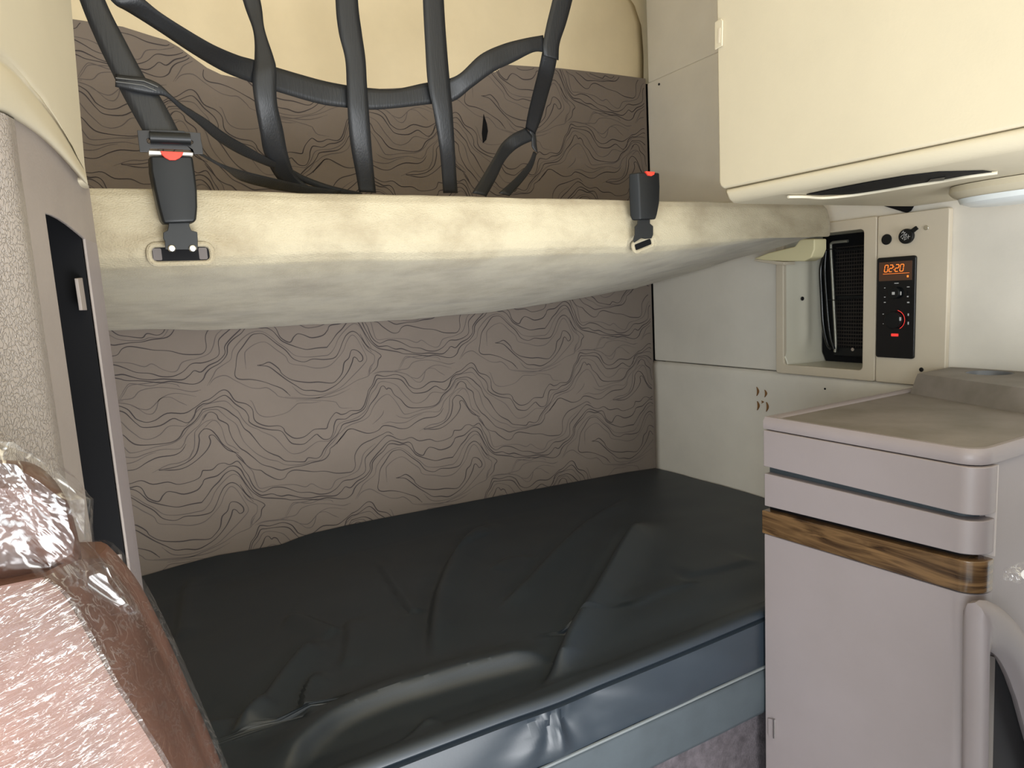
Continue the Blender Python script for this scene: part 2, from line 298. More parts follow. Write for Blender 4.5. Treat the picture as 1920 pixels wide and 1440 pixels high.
CL = [  # (periodic, weight, [(crop, points)...])
 (1, 1, [('A', [(0,1050),(100,1010),(240,905),(330,920),(420,1040),(560,1080),(640,1150),(660,1270),(720,1330),(840,1365),(980,1360),(1040,1395)]), ('B', [(1070,215),(1180,285),(1310,265),(1420,180),(1500,165),(1590,160),(1610,110),(1640,40)]), ('C', [(-80,1195),(-40,1198),(0,1215),(60,1200),(120,1165),(230,1160),(290,1100),(330,980),(350,900),(400,830),(440,720),(480,710),(560,725),(700,700),(800,740),(850,810),(880,850),(960,885),(1040,860),(1140,780),(1280,775),(1360,720),(1440,640),(1480,650)])]),
 (1, 1, [('A', [(0,1080),(100,1060),(260,970),(340,1000),(420,1080),(540,1160),(590,1240),(600,1310),(700,1370),(860,1410)]), ('B', [(1000,190),(1060,250),(1120,330),(1180,360),(1300,360),(1380,300),(1460,235),(1500,260),(1560,300),(1640,285),(1680,200),(1690,120),(1720,50)]), ('C', [(0,1275),(60,1270),(140,1215),(220,1190),(300,1130),(340,1010),(370,910),(420,840),(460,760),(520,755),(620,750),(720,755),(780,780),(830,840),(880,900),(940,940),(1080,925),(1180,855),(1240,880),(1300,905),(1350,850),(1370,760),(1420,710),(1500,680)])]),
 (1, .6, [('A', [(0,1105),(100,1070),(220,1045),(310,1050),(400,1130),(460,1180),(520,1280),(600,1360),(700,1400)]), ('B', [(760,200),(900,260),(980,330),(1060,420),(1130,475),(1200,485),(1300,455),(1400,380),(1480,330),(1580,325),(1640,310),(1700,220),(1740,120)]), ('C', [(20,1310),(140,1280),(240,1230),(320,1150),(350,1060),(380,960),(440,880),(480,810),(540,790),(640,810),(720,850),(800,950),(860,1010),(920,1060),(1000,1065),(1080,1020),(1140,945),(1200,930),(1290,940),(1340,880),(1380,800),(1440,730),(1520,695)])]),
 (1, 1, [('A', [(0,1150),(80,1130),(200,1115),(300,1150),(380,1210),(460,1270),(500,1340),(540,1400)]), ('B', [(600,210),(660,280),(740,380),(820,450),(900,490),(980,520),(1060,575),(1160,585),(1280,590),(1320,580),(1360,535),(1460,545),(1520,510),(1560,430),(1640,330),(1720,250),(1770,170)]), ('C', [(20,1345),(120,1310),(240,1270),(320,1190),(370,1090),(440,1000),(480,930),(510,860),(545,850),(580,890),(600,875),(640,890),(680,960),(760,1020),(820,1090),(880,1125),(1000,1130),(1150,1130),(1220,1090),(1260,1010),(1340,940),(1400,830),(1460,760),(1540,735)])]),
 (1, .6, [('A', [(0,1190),(60,1160),(180,1150),(240,1190),(320,1260),(420,1330),(460,1400)]), ('B', [(490,250),(540,340),(640,440),(720,500),(840,555),(960,580),(1060,625),(1200,630),(1320,610),(1380,580),(1500,570),(1560,500),(1600,410),(1680,330),(1740,240)]), ('C', [(0,1440),(60,1380),(160,1330),(280,1290),(360,1230),(400,1140),(450,1060),(520,990),(590,955),(650,990),(720,1080),(790,1190),(830,1210),(920,1190),(1040,1160),(1160,1150),(1240,1100),(1300,1010),(1360,960),(1410,880),(1460,800),(1540,755)])]),
 (0, .9, [('A', [(0,1290),(60,1200),(120,1185),(180,1220),(210,1280),(320,1340),(345,1430)]), ('B', [(390,300),(480,410),(560,460),(660,540),(760,620),(880,655),(1000,695),(1080,680),(1180,655),(1300,635),(1400,600),(1560,560),(1630,480),(1640,420),(1700,370),(1800,260),(1860,180),(1920,165)])]),
 (0, .5, [('C', [(700,1220),(760,1250),(860,1260),(960,1220),(1100,1180),(1240,1180),(1290,1130),(1320,1050),(1380,980),(1440,920),(1480,830),(1530,790)])]),
 (0, .5, [('A', [(0,1410),(100,1310),(150,1290),(190,1310),(240,1380),(260,1440)]), ('B', [(310,350),(400,400),(480,460)])]),
 (0, .6, [('C', [(1320,1320),(1380,1180),(1390,1050),(1400,990),(1480,900),(1560,865)])]),
 (0, 1, [('C', [(1060,1400),(1200,1375),(1320,1320),(1400,1230),(1430,1100),(1430,1030),(1480,970),(1540,985),(1590,1050),(1640,1140),(1720,1210),(1790,1280),(1840,1360)])]),
 (0, .9, [('C', [(1060,1405),(1240,1400),(1360,1340),(1480,1220),(1530,1120),(1520,1050),(1560,1040),(1610,1110),(1680,1200),(1780,1240)])]),
 (0, .6, [('C', [(1000,1430),(1140,1350),(1240,1330),(1330,1280),(1370,1190)])]),
 (0, .6, [('C', [(400,1340),(480,1270),(530,1210),(545,1160)])]),
 (0, .9, [('D', [(-60,360),(0,270),(80,180),(140,165),(220,190),(320,220),(400,215),(480,180),(540,125),(640,130),(760,162),(860,150),(960,80),(1060,30),(1200,10)]), ('C', [(1270,1200),(1310,1130)])]),
 (0, .5, [('C', [(520,1340),(620,1310),(720,1325),(840,1310),(960,1240),(1040,1210)])]),
 (1, .8, [('B', [(0,700),(120,690),(200,620),(280,605),(350,625),(440,580),(490,620),(530,690),(590,770),(630,860),(680,930),(750,970),(800,970),(900,920),(1020,915),(1120,940),(1240,980),(1380,980),(1500,1005),(1620,990),(1720,930)]), ('D', [(7,850),(57,825),(137,815),(240,770),(310,700),(305,560),(350,490),(420,420),(500,330),(560,270),(600,250),(660,265),(720,295),(800,305),(900,275),(1000,325),(1130,335),(1230,390),(1390,370),(1430,300),(1450,190),(1480,182)])]),
 (1, 1.2, [('B', [(0,870),(20,820),(80,795),(180,770),(260,710),(340,650),(420,645),(490,690),(540,780),(600,870),(650,950),(740,1015),(800,1015),(890,1000),(960,1020),(1020,1030),(1100,1015),(1180,1030),(1280,1050),(1400,1050),(1520,1030),(1700,1025),(1780,970)]), ('D', [(50,910),(120,920),(200,840),(300,780),(370,690),(370,610),(430,520),(520,420),(580,350),(640,315),(720,330),(790,350),(860,335),(905,365),(950,460),(1040,515),(1080,460),(1120,425),(1180,440),(1260,475),(1370,450),(1420,390),(1460,290),(1500,265)])]),
 (1, 1.1, [('B', [(-10,1110),(60,1020),(130,920),(210,840),(280,750),(350,705),(410,705),(470,750),(540,850),(600,930),(660,990),(760,1045),(900,1055),(1060,1065),(1140,1080),(1300,1070),(1480,1075),(1600,1050),(1780,1065)]), ('D', [(80,1050),(140,1000),(170,930),(220,870),(320,800),(390,700),(400,600),(460,520),(540,450),(600,370),(660,355),(740,370),(810,365),(870,395),(920,450),(960,500),(1050,540),(1130,565),(1200,575),(1300,550),(1390,535)])]),
 (0, .6, [('D', [(180,1070),(240,960),(280,880),(350,820),(430,750),(455,640),(560,500),(660,425),(760,410),(850,460),(920,520),(1000,570),(1080,640),(1150,658),(1250,655),(1380,630),(1450,610),(1510,530),(1550,430),(1600,350),(1680,260),(1740,235),(1800,290),(1850,400),(1900,500)])]),
 (0, .8, [('B', [(480,880),(560,1000),(640,1060),(720,1090),(800,1140),(760,1200),(740,1300),(640,1400)])]),
 (0, .8, [('D', [(1040,1110),(960,1040),(860,1005),(760,975),(640,960),(520,968),(470,930),(480,830),(500,690),(560,590),(640,470),(700,440),(780,440),(900,530),(1000,600),(1080,690),(1190,715),(1280,675),(1400,670),(1510,640),(1560,560),(1600,450),(1640,370),(1700,325),(1760,350),(1830,450),(1900,540)])]),
 (0, .7, [('B', [(500,980),(580,1080),(690,1140),(705,1190),(690,1250),(640,1310),(610,1420)])]),
 (0, .6, [('D', [(585,850),(575,700),(590,640),(680,560),(770,525),(830,545),(900,600),(1000,670),(1045,745),(1200,760),(1320,775),(1440,745),(1520,670),(1600,560),(1640,450),(1690,370),(1740,390),(1800,500),(1850,620),(1800,710),(1700,830),(1560,980),(1400,1060),(1260,1090),(1150,1080),(1060,1000)])]),
 (0, 1.1, [('D', [(700,795),(760,780),(820,750),(870,770),(930,820),(960,870),(1060,930),(1220,945),(1340,930),(1480,930),(1540,880),(1590,800),(1610,690),(1660,630),(1690,540),(1750,540),(1800,590),(1805,640),(1770,662),(1740,625),(1710,620),(1690,690),(1640,800),(1560,910),(1480,980),(1380,1035),(1280,1030),(1180,1035),(1100,990),(1000,930),(920,870),(830,805),(760,795),(705,800)])]),
 (0, .6, [('D', [(200,1060),(260,980),(370,938),(480,990),(620,1050),(720,1055),(800,1040),(880,1090),(930,1130),(1100,1140),(1300,1120),(1440,1060),(1600,980),(1740,880),(1860,820),(1880,760),(1910,690)])]),
 (0, .5, [('C', [(400,700),(480,665),(640,660),(820,690),(900,740),(960,790),(1020,795),(1060,740),(1090,640),(1180,620),(1260,670),(1330,710)])]),
 (0, .4, [('C', [(740,640),(780,570),(830,490),(960,470),(1100,450)])]),
 (0, .5, [('A', [(600,1030),(640,1060),(700,1190),(780,1240),(900,1240),(1080,1190),(1180,1110),(1240,1070),(1400,1065),(1520,1045)])]),
 (0, .5, [('A', [(1060,990),(1250,1000),(1500,1000),(1700,970),(1900,880)])]),
 (0, .4, [('A', [(1200,1040),(1450,1030),(1690,1050),(1730,1080),(1780,1130),(1920,1130)])]),
 (0, .5, [('B', [(1060,1290),(1140,1140),(1200,1110),(1380,1120),(1500,1080),(1640,1080),(1680,1110)])]),
 (0, .5, [('B', [(960,1330),(1080,1300),(1200,1270),(1280,1180),(1460,1130),(1640,1130),(1800,1150),(1900,1120)])]),
 (0, .5, [('B', [(1180,1360),(1300,1390),(1380,1370),(1500,1240),(1640,1180),(1850,1200)])]),
 (0, .5, [('B', [(700,1400),(800,1360),(960,1340),(1100,1310)])]),
 (0, .8, [('B', [(430,500),(500,570),(600,660),(680,690),(750,700),(820,750),(960,815),(1050,800),(1100,730),(1180,695),(1320,705),(1430,715),(1580,710),(1720,735),(1850,728)]), ('D', [(140,710),(180,640),(175,500),(260,370),(400,300),(520,240),(600,205),(670,240)])]),
 (0, .6, [('B', [(560,640),(640,710),(680,830),(740,930),(900,900),(1160,880),(1320,910),(1400,870),(1500,920),(1600,945),(1660,920),(1710,830),(1800,790)]), ('D', [(60,780),(200,710),(250,620),(280,500),(340,430),(440,350)])]),
]
LA = np.array((.753, 0)); LB = np.array((.378, .393))
topz = [(p.x, p.z) for p in outl[1:-1]]; topz.sort()
tx = np.array([a for a, b in topz]); tz = np.array([b for a, b in topz])
def inside(q): return -.6 < q[0] < 1.716 and .68 < q[1] < np.interp(q[0], tx, tz)-.004
vs = list(outl); n0 = len(vs); vs2 = [Vector((p.x, YB+.012, p.z)) for p in outl]; vs += vs2
fs = [tuple(range(n0)), tuple(range(2*n0-1, n0-1, -1))]+[(i, (i+1) % n0, (i+1) % n0+n0, i+n0) for i in range(n0)]
mi = [0]*len(fs)
for per, wt, segs in CL:
    P = sum((cw(c_, pl) for c_, pl in segs), [])
    P = np.array(P)
    if per:
        want = P[0]+LA; e = want-P[-1]
        if np.hypot(*e) < .09:
            if e[0] < 0:
                keep = P[:, 0] < want[0]-.004; keep[:len(P)//2] = True
                P = P[keep]
            L_ = np.r_[0, np.cumsum(np.hypot(*np.diff(P, axis=0).T))]; fr = np.clip((L_/L_[-1]-.85)/.15, 0, 1)
            e = want-P[-1]
            if np.hypot(*e) < .03: P = P+fr[:, None]*e
            else: P = np.vstack([P, want])
    Q = np.array(catmull(P, 4))
    # small hand-drawn wobble
    t = np.diff(Q, axis=0, append=Q[-1:]); t[-1] = t[-2]; ln = np.hypot(t[:, 0], t[:, 1])[:, None]+1e-9; nrm = np.c_[-t[:, 1], t[:, 0]]/ln
    hw = (.00055+.0006*wt)*(1+.28*np.sin(np.linspace(0, len(Q)*.35, len(Q))+wt*9))
    if not per or True: hw[:2] *= .5 if not per else 1; hw[-2:] *= .5 if not per else 1
    for a in range(-5, 5):
        for b in range(-1, 5):
            o_ = a*LA+b*LB; last = None
            S = Q+o_
            if S[:, 0].max() < -.6 or S[:, 0].min() > 1.72 or S[:, 1].max() < .68 or S[:, 1].min() > 2.2: continue
            for i in range(len(S)):
                if inside(S[i]):
                    k = len(vs)
                    for sg in (1, -1):
                        q = S[i]+nrm[i]*hw[i]*sg; vs.append(Vector((q[0], YB-.0006-.0002*(hash((a, b, round(wt*10))) % 5)/5, q[1])))
                    if last is not None: fs.append((last, last+1, k+1, k)); mi.append(1 if wt > .7 else 2)
                    last = k
                else: last = None
fp = obj('printed_fabric_panel', vs, fs, [TOPO, LINE, LINE2], wb, mi=mi, smooth=False)
# small torn hook hole in the fabric
hk = at(912, 240, Y=YB-.004)
prism('torn_slit', [Vector(at(*p, Y=YB-.003)) for p in [(907, 214), (913, 232), (915, 246), (912, 262), (906, 268), (904, 250)]], (0, .002, 0), BLACK, wb)
# dark gap between fabric and side wall
box('corner_gap_strip', (1.70, YB+.016, .6), (1.80, YB+.022, 2.18), BLACK, wb)

# ---- right side wall: slabs with the niche cut out
wr = tag(box('wall_right', (1.90, .0, 0), (1.95, 2.06, ZC), WALLV), kind='structure')
ny0, ny1, nz0, nz1 = 1.135, 1.40, 1.185, 1.572   # niche opening
zs = 1.164; zt = at(1236, 146, X=XR).z
o4 = lambda y0, y1, z0, z1, x: [(x, y0, z0), (x, y1, z0), (x, y1, z1), (x, y0, z1)]
ring('middle_panel', o4(.3, 2.0, zs, zt, XR), o4(ny0-.003, ny1+.003, nz0-.003, nz1+.003, XR), (.02, 0, 0), WALLV, wr, bevel=.006)
def lowp(u, v):
    z = .3+(zs-.001-.3)*v; y = .3+1.7*u
    return Vector((XR-.004-.004*smoothstep(.86, .97, v)+.006*smoothstep(.985, 1, v)+.0015*math.sin(y*9+z*7), y, z))
v_, f_ = grid(lowp, 60, 60); obj('lower_panel', v_, f_, WALLV, wr, solid=.004)
box('upper_panel', (XR+.006, .3, zt+.001), (XR+.03, 2.0, ZC), WALLV, wr, bevel=.004)
disc('panel_screw', at(1236, 158, X=XR-.002), (-1, 0, 0), .004, .002, STEEL, wr)
for cx, cy, hh in ((1419, 734, 17), (1434, 738, 14), (1420, 761, 17), (1437, 763, 18), (1428, 754, 5)):
    pp = []
    for k in range(7):
        t = k/6; pp.append((cx+4*math.sin(math.pi*t)-1, cy-hh/2+hh*t))
    for k in range(6, -1, -1):
        t = k/6; pp.append((cx+1.2*math.sin(math.pi*t)-1, cy-hh/2+hh*t))
    prism('tear_mark', [at(*p, X=XR-.0115) for p in pp], (.004, 0, 0), RUST, wr, smooth=False)
disc('small_hole', at(1547, 729, X=XR-.0105), (-1, 0, 0), .003, .001, BLACK, wr, n=10)

# ================================================================ niche in the side wall
XP = 1.712
nc = empty('wall_niche', (1.78, 1.27, 1.16), 'beige framed recess in the side wall holding cables and a dark grille', 'wall niche')
c1, c2, c3 = at(1455, 700, X=XP), at(1640, 715, X=XP), at(1642, 405, X=XP)
y0, y1 = c2.y, c1.y; z0, z1 = c2.z-.001, c3.z
def rectloop(x, a0, a1, b0, b1, r): return rrect((x, (a0+a1)/2, (b0+b1)/2), (0, 1, 0), (0, 0, 1), (a1-a0)/2, (b1-b0)/2, r)
ring('frame', rectloop(XP, y0+.001, y1, z0, z1, .006), rectloop(XP, ny0+.004, ny1-.006, nz0+.004, nz1-.006, .012), (.017, 0, 0), PANELM, nc, bevel=.003)
XD = 1.868
# tray: far cheek, floor, top, near cheek, moulded
a0, a1, b0, b1 = ny0+.002, ny1-.004, nz0+.002, nz1-.004
def cheek(u, v):
    x = XP+.006+(XD-XP-.006)*u; z = b0+(b1-b0)*v
    w_ = .012*math.exp(-((u-.55)/.12)**2)*smoothstep(.05, .25, v)
    return Vector((x, a1-.02*u-w_*.5-.012*(1-smoothstep(0, .08, v)), z))
v_, f_ = grid(cheek, 30, 30); obj('side_cheek', v_, f_, NICHE, nc, solid=.002)
tray = MB()
tray.box((XP+.006, a0, b0-.002), (XD, a1, b0)); tray.box((XP+.006, a0, b1), (XD, a1, b1+.002)); tray.box((XP+.006, a0-.002, b0), (XD, a0, b1))
tray.build('tray', NICHE, nc)
box('dark_backing', (XD, a0, b0), (XD+.004, a1-.015, b1), BLACK, nc)
gl = MB()
for k in range(30): z = b0+.03+k*(b1-b0-.07)/29; gl.box((XD-.006, a0+.004, z), (XD-.003, a0+.19, z+.003))
for k in range(24): y = a0+.006+k*.0078; gl.box((XD-.0045, y, b0+.03), (XD-.003, y+.0015, b1-.04))
gl.build('grille', mat('dark_grille', (.03, .024, .02), .5), nc)
for q0, q1 in ((.19, .2), (b1-b0-.05, b1-b0-.043), (.02, .045)): box('grille_bracket', (XD-.012, a0, b0+q0), (XD-.006, a0+.19, b0+q1), BPLAS, nc, bevel=.002)
Rt = [at(*p, X=XD-.02) for p in [(1566, 660), (1567, 640), (1564, 580), (1561, 520), (1558, 465), (1560, 456), (1568, 454), (1590, 452)]]
MBt = MB(); MBt.tube(catmull(Rt, 5), .0045, 10); MBt.build('metal_conduit', mat('worn_silver_sleeve', (.45, .44, .38), .35, metal=.7, bump=.8, bscale=120, stretch=(1, 1, 6)), nc)
for nm, P_, r_, m_ in (('black_cable', [(1546, 478), (1539, 505), (1541, 560), (1544, 610), (1552, 645), (1560, 655)], .0055, GLOSSB),
                      ('black_cable', [(1549, 470), (1547, 505), (1550, 560), (1556, 625), (1564, 655)], .004, GLOSSB)):
    b_ = MB(); b_.tube(catmull([at(*p, X=XD-.03) for p in P_], 6), r_, 10); b_.build(nm, m_, nc)
b_ = MB(); b_.tube([at(*p, X=XD-.035) for p in [(1534, 470), (1556, 467), (1575, 469), (1590, 470)]], .0012, 6); b_.build('cable_tie', BPLAS, nc); b_ = MB(); b_.tube([at(*p, X=XD-.035) for p in [(1552, 562), (1566, 563), (1600, 558)]], .0012, 6)
b_.build('cable_tie', BPLAS, nc)
disc('clip_button', at(1502, 560, Y=a1-.012)+Vector((0, -.003, 0)), (0, -1, 0), .006, .003, STEEL, nc)
disc('clip_button', at(1600, 655, X=XD-.015), (-1, 0, 0), .005, .004, CHROME, nc)

# ================================================================ control panel
cp = empty('control_panel', (XP, 1.0, 1.16), 'beige plastic control panel with orange clock display, right of the cable niche', 'control panel')
d1, d2, d3 = at(1781, 388, X=XP), at(1775, 690, X=XP), at(1643, 405, X=XP)
py0, py1, pz0, pz1 = d1.y, y0-.001, z0, d1.z
prism('face_plate', rectloop(XP, py0, py1, pz0, pz1, .006), (.017, 0, 0), PANELM, cp, bevel=.003)
k1, k2, k3 = at(1647, 486, X=XP), at(1720, 476, X=XP), at(1646, 669, X=XP)
by0, by1, bz0, bz1 = k2.y, k1.y, k3.z, k1.z+.003
prism('heater_control', rectloop(XP-.006, by0, by1, bz0, bz1, .006), (.008, 0, 0), GLOSSB, cp, bevel=.0015)
hc = C.objects['heater_control']
XF = XP-.0065
prism('display', [(XF, by1-.007, bz1-.012), (XF, by0+.008, bz1-.012), (XF, by0+.008, bz1-.06), (XF, by1-.007, bz1-.06)], (-.0008, 0, 0), LCD, hc, smooth=False)
# 02:20 in slanted seven segments
SEG = {'0': 'abcdef', '2': 'abged'}
dg = MB(); X_ = XF-.0012
def segm(y, z, hgt, wd, s):
    th = .0016
    P_ = {'a': ((0, 1), (1, 1)), 'b': ((1, 1), (1, .5)), 'c': ((1, .5), (1, 0)), 'd': ((0, 0), (1, 0)), 'e': ((0, 0), (0, .5)), 'f': ((0, .5), (0, 1)), 'g': ((0, .5), (1, .5))}
    for q in SEG[s]:
        (u0, v0), (u1, v1) = P_[q]
        f = lambda u, v: (y-u*wd-v*hgt*.14, z+v*hgt)
        A, B = f(u0, v0), f(u1, v1); dy, dz = B[0]-A[0], B[1]-A[1]; l = math.hypot(dy, dz); ny, nz = -dz/l*th/2, dy/l*th/2
        A = (A[0]+dy*.08, A[1]+dz*.08); B = (B[0]-dy*.08, B[1]-dz*.08)
        dg.add([(X_, A[0]+ny, A[1]+nz), (X_, B[0]+ny, B[1]+nz), (X_, B[0]-ny, B[1]-nz), (X_, A[0]-ny, A[1]-nz)], [(0, 1, 2, 3)])
yy = by1-.021
for i, s in enumerate('0220'): segm(yy-i*.0125-(.003 if i > 1 else 0), bz1-.037, .017, .0085, s)
for z in (bz1-.026, bz1-.033): dg.box((X_-.0002, yy-.0262, z), (X_, yy-.0245, z+.0015))
dg.box((X_-.0002, by0+.014, bz1-.0425), (X_, by1-.018, bz1-.0418)); dg.box((X_-.0002, by0+.016, bz1-.053), (X_, by0+.020, bz1-.048))
dg.build('lit_digits', ORANGE, hc, smooth=False)
for (px, py, r_) in ((1680, 549, .015), (1678, 600, .022)):
    c_ = at(px, py, X=XF); disc('knob', c_, (-1, 0, 0), r_, .012, BPLAS, hc, bevel=.002)
kn = at(1678, 600, X=XF-.001); arc = MB()
for k in range(-60, 75, 9):
    a = math.radians(k); b = math.radians(k+9)
    for A, B in ((a, b),):
        p = [(kn.x, kn.y-r*math.cos(t), kn.z+r*math.sin(t)) for r, t in ((.0245, A), (.0245, B), (.026, B), (.026, A))]
        arc.add(p, [(0, 1, 2, 3)])
arc.build('red_dial_arc', REDL, hc, smooth=False)
rb = at(1678, 628, X=XF); prism('red_button', rrect(rb, (0, 1, 0), (0, 0, 1), .009, .0035, .001), (-.002, 0, 0), REDL, hc)
for (px, py, w_, h_) in ((1659, 540, 4, 2), (1659, 557, 5, 2), (1659, 567, 6, 2), (1656, 589, 4, 2), (1656, 607, 3, 1.5), (1703, 538, 8, 2), (1702, 556, 5, 3), (1703, 567, 7, 3), (1703, 590, 4, 6), (1703, 606, 4, 7), (1675, 550, 9, 7), (1689, 550, 4, 9), (1681, 531, 14, 2), (1688, 598, 6, 9)):
    c_ = at(px, py, X=XF-(.0135 if px in (1675, 1689, 1688) else .0006)); s = .00083
    prism('printed_symbol', rrect(c_, (0, 1, 0), (0, 0, 1), w_*s/2, h_*s/2*1.2, .0002, 2), (-.0002, 0, 0), GREYI, hc, smooth=False)
disc('round_hole_cover', at(1663, 449, X=XP), (-1, 0, 0), .0135, .003, BPLAS, cp, bevel=.001)
sk = at(1702, 443, X=XP); disc('power_socket_cap', sk, (-1, 0, 0), .0185, .010, BPLAS, cp, bevel=.002)
pc = C.objects['power_socket_cap']
t1, t2 = sk+Vector((-.007, -.012, .010)), sk+Vector((-.007, -.026, .019))
prism('pull_tab', [t1+Vector((0, .004, .004)), t2+Vector((0, .003, .004)), t2+Vector((0, -.003, -.004)), t1+Vector((0, -.003, -.005))], (.004, 0, 0), BPLAS, pc, bevel=.001)
def text(name, s, loc, size, m_, parent, rot=0, align='CENTER'):
    cu = bpy.data.curves.new(name, 'FONT'); cu.body = s; cu.size = size; cu.extrude = .0001; cu.align_x = align; cu.align_y = 'CENTER'; cu.space_line = .75
    cu.materials.append(m_)
    tmp = bpy.data.objects.new(name, cu)
    me = bpy.data.meshes.new_from_object(tmp); me.materials.clear() if not me.materials else None
    if not me.materials: me.materials.append(m_)
    # text plane: +x -> -Y, +y -> +Z, facing -X
    ca, sa = math.cos(rot), math.sin(rot)
    for v in me.vertices:
        x, y, z = v.co; x, y = x*ca-y*sa, x*sa+y*ca; v.co = Vector((loc.x-z, loc.y-x, loc.z+y))
    bpy.data.objects.remove(tmp)
    o = bpy.data.objects.new(name, me); C.objects.link(o); off = Vector(); q = parent
    while q is not None: off += q.location; q = q.parent
    for v in me.vertices: v.co -= off
    o.parent = parent; return o
text('cap_lettering', 'MAX\n12V', sk+Vector((-.0105, .002, 0)), .0115, GREYI, pc, rot=math.radians(-42))
disc('screw', at(1737, 427, X=XP), (-1, 0, 0), .0058, .0025, CHROME, cp, bevel=.001)
disc('screw', at(1728, 693, X=XP), (-1, 0, 0), .0055, .0025, BPLAS, cp, bevel=.001)
# dark torn gap above the panel
prism('torn_gap', [at(*p, X=XP+.010) for p in [(1650, 384), (1716, 380), (1707, 395), (1700, 399), (1692, 397)]], (.004, 0, 0), BLACK, wr, smooth=False)

# ================================================================ upper bunk
ub = empty('upper_bunk', (.5, 1.6, 1.40), 'upper bunk in worn cream plush fabric, its front edge folded below the net', 'bunk bed')
bkx = [-.6, -.057, .191, .477, .75, .997, 1.333, 1.72]; bkz = [1.42, 1.412, 1.398, 1.391, 1.388, 1.389, 1.414, 1.449]
XL, XE = -.6, 1.662
def bprof(x):
    zb = float(np.interp(x, bkx, bkz))
    e_ = smoothstep(.95, 1.6, x); zf = 1.505+.045*e_; zc = 1.535+.018*e_; zd = 1.522+.031*e_
    P = [(1.975, 1.60), (1.9, 1.632), (1.5, 1.636), (1.27, 1.638), (1.228, 1.641), (1.206, 1.637), (1.194, 1.624), (1.187, 1.600), (1.184, 1.575), (1.185, 1.550), (1.190, zc), (1.204, zd), (1.26, zf)]
    for t in (.15, .3, .5, .7, .85, .95, 1):
        y = 1.26+(1.985-1.26)*t; P.append((y, zf+(zb-zf)*t-.012*(1-e_)*math.sin(math.pi*t)*(1-.3*t)))
    P.append((1.99, zb+.03))
    return P
HOLES = [(at(339, 477, Y=1.188), .042, .0125), (at(1200, 459, Y=1.188), .026, .0085)]
def bunk(u, v):
    x = XL+(XE-XL)*u
    P = bprof(x); i = v*(len(P)-1); k = min(int(i), len(P)-2); f = i-k
    y = P[k][0]*(1-f)+P[k+1][0]*f; z = P[k][1]*(1-f)+P[k+1][1]*f
    # right end rounds inwards
    e = max(0, (x-(XE-.035))/.035)
    if e > 0:
        q = 1-math.sqrt(max(0, 1-e*e)); y += .03*q if y < 1.26 else 0; z += .034*q*smoothstep(1.60, 1.55, z)*(-1 if False else 1)-.014*q*smoothstep(1.60, 1.63, z)
    n_ = mnoise.noise(Vector((x*5, y*6, z*9)))*.004+mnoise.noise(Vector((x*16, y*16, z*22)))*.0012
    y += n_*.8; z += n_
    for h, wx, wz in HOLES:
        dx, dz = (x-h.x)/(wx+.016), (z-h.z)/(wz+.016); d = math.hypot(dx, dz)
        if y < 1.3: y -= .006*math.exp(-((d-1)/.22)**2)+.0015*math.sin(d*14)*math.exp(-d*1.2)
    return Vector((x, y, z))
v_, f_ = grid(bunk, 260, 110)
me_ = obj('plush_cover', v_, f_, PLUSH, ub)
cap = [bunk(1, j/109) for j in range(110)]; obj('end_cap', cap, [tuple(range(110))], PLUSH, ub, smooth=False)
cap = [bunk(0, j/109) for j in range(110)]; obj('end_cap', cap, [tuple(range(110))], PLUSH, ub, smooth=False)
for i, (h, wx, wz) in enumerate(HOLES):
    tl = .0 if i == 0 else .28
    u_ = Vector((math.cos(tl), 0, math.sin(tl))); w_ = Vector((-math.sin(tl), 0, math.cos(tl)))
    s_ = prism('buckle_slot', rrect((h.x, 1.1785, h.z), u_, w_, wx, wz, wz*.8, 6), (0, .004, 0), BLACK, ub, smooth=False)
    rim = MB(); rr = rrect((h.x, 1.1785, h.z), u_, w_, wx+.002, wz+.002, wz*.85, 7); rim.tube(rr+rr[:2], .0042, 8, caps=False)
    rim.build('slot_hem', PLUSH, s_)
    if i == 0:
        for sx in (-.033, .031): prism('slot_bracket', rrect((h.x+sx, 1.1775, h.z), u_, w_, .006, .009, .002), (0, .001, 0), mat('bracket_grey', (.10, .085, .08), .4, metal=.3), s_)
# pale bracket under the right end of the bunk
bk = empty('bunk_support_bracket', at(1480, 480, X=1.674), 'pale yellow plastic support bracket under the right end of the upper bunk', 'bracket')
bp_ = [at(*p, X=1.674) for p in [(1412, 485), (1440, 474), (1490, 462), (1500, 448), (1527, 448), (1527, 468), (1521, 483), (1508, 490), (1470, 490), (1430, 488)]]
prism('bracket_body', bp_, (.053, 0, 0), FOAM, bk, bevel=.004, seg=3)
prism('bracket_lip', [at(*p, X=1.678) for p in [(1416, 486), (1470, 491), (1470, 497), (1455, 496), (1412, 489)]], (.048, 0, 0), PANELM, bk, bevel=.001)

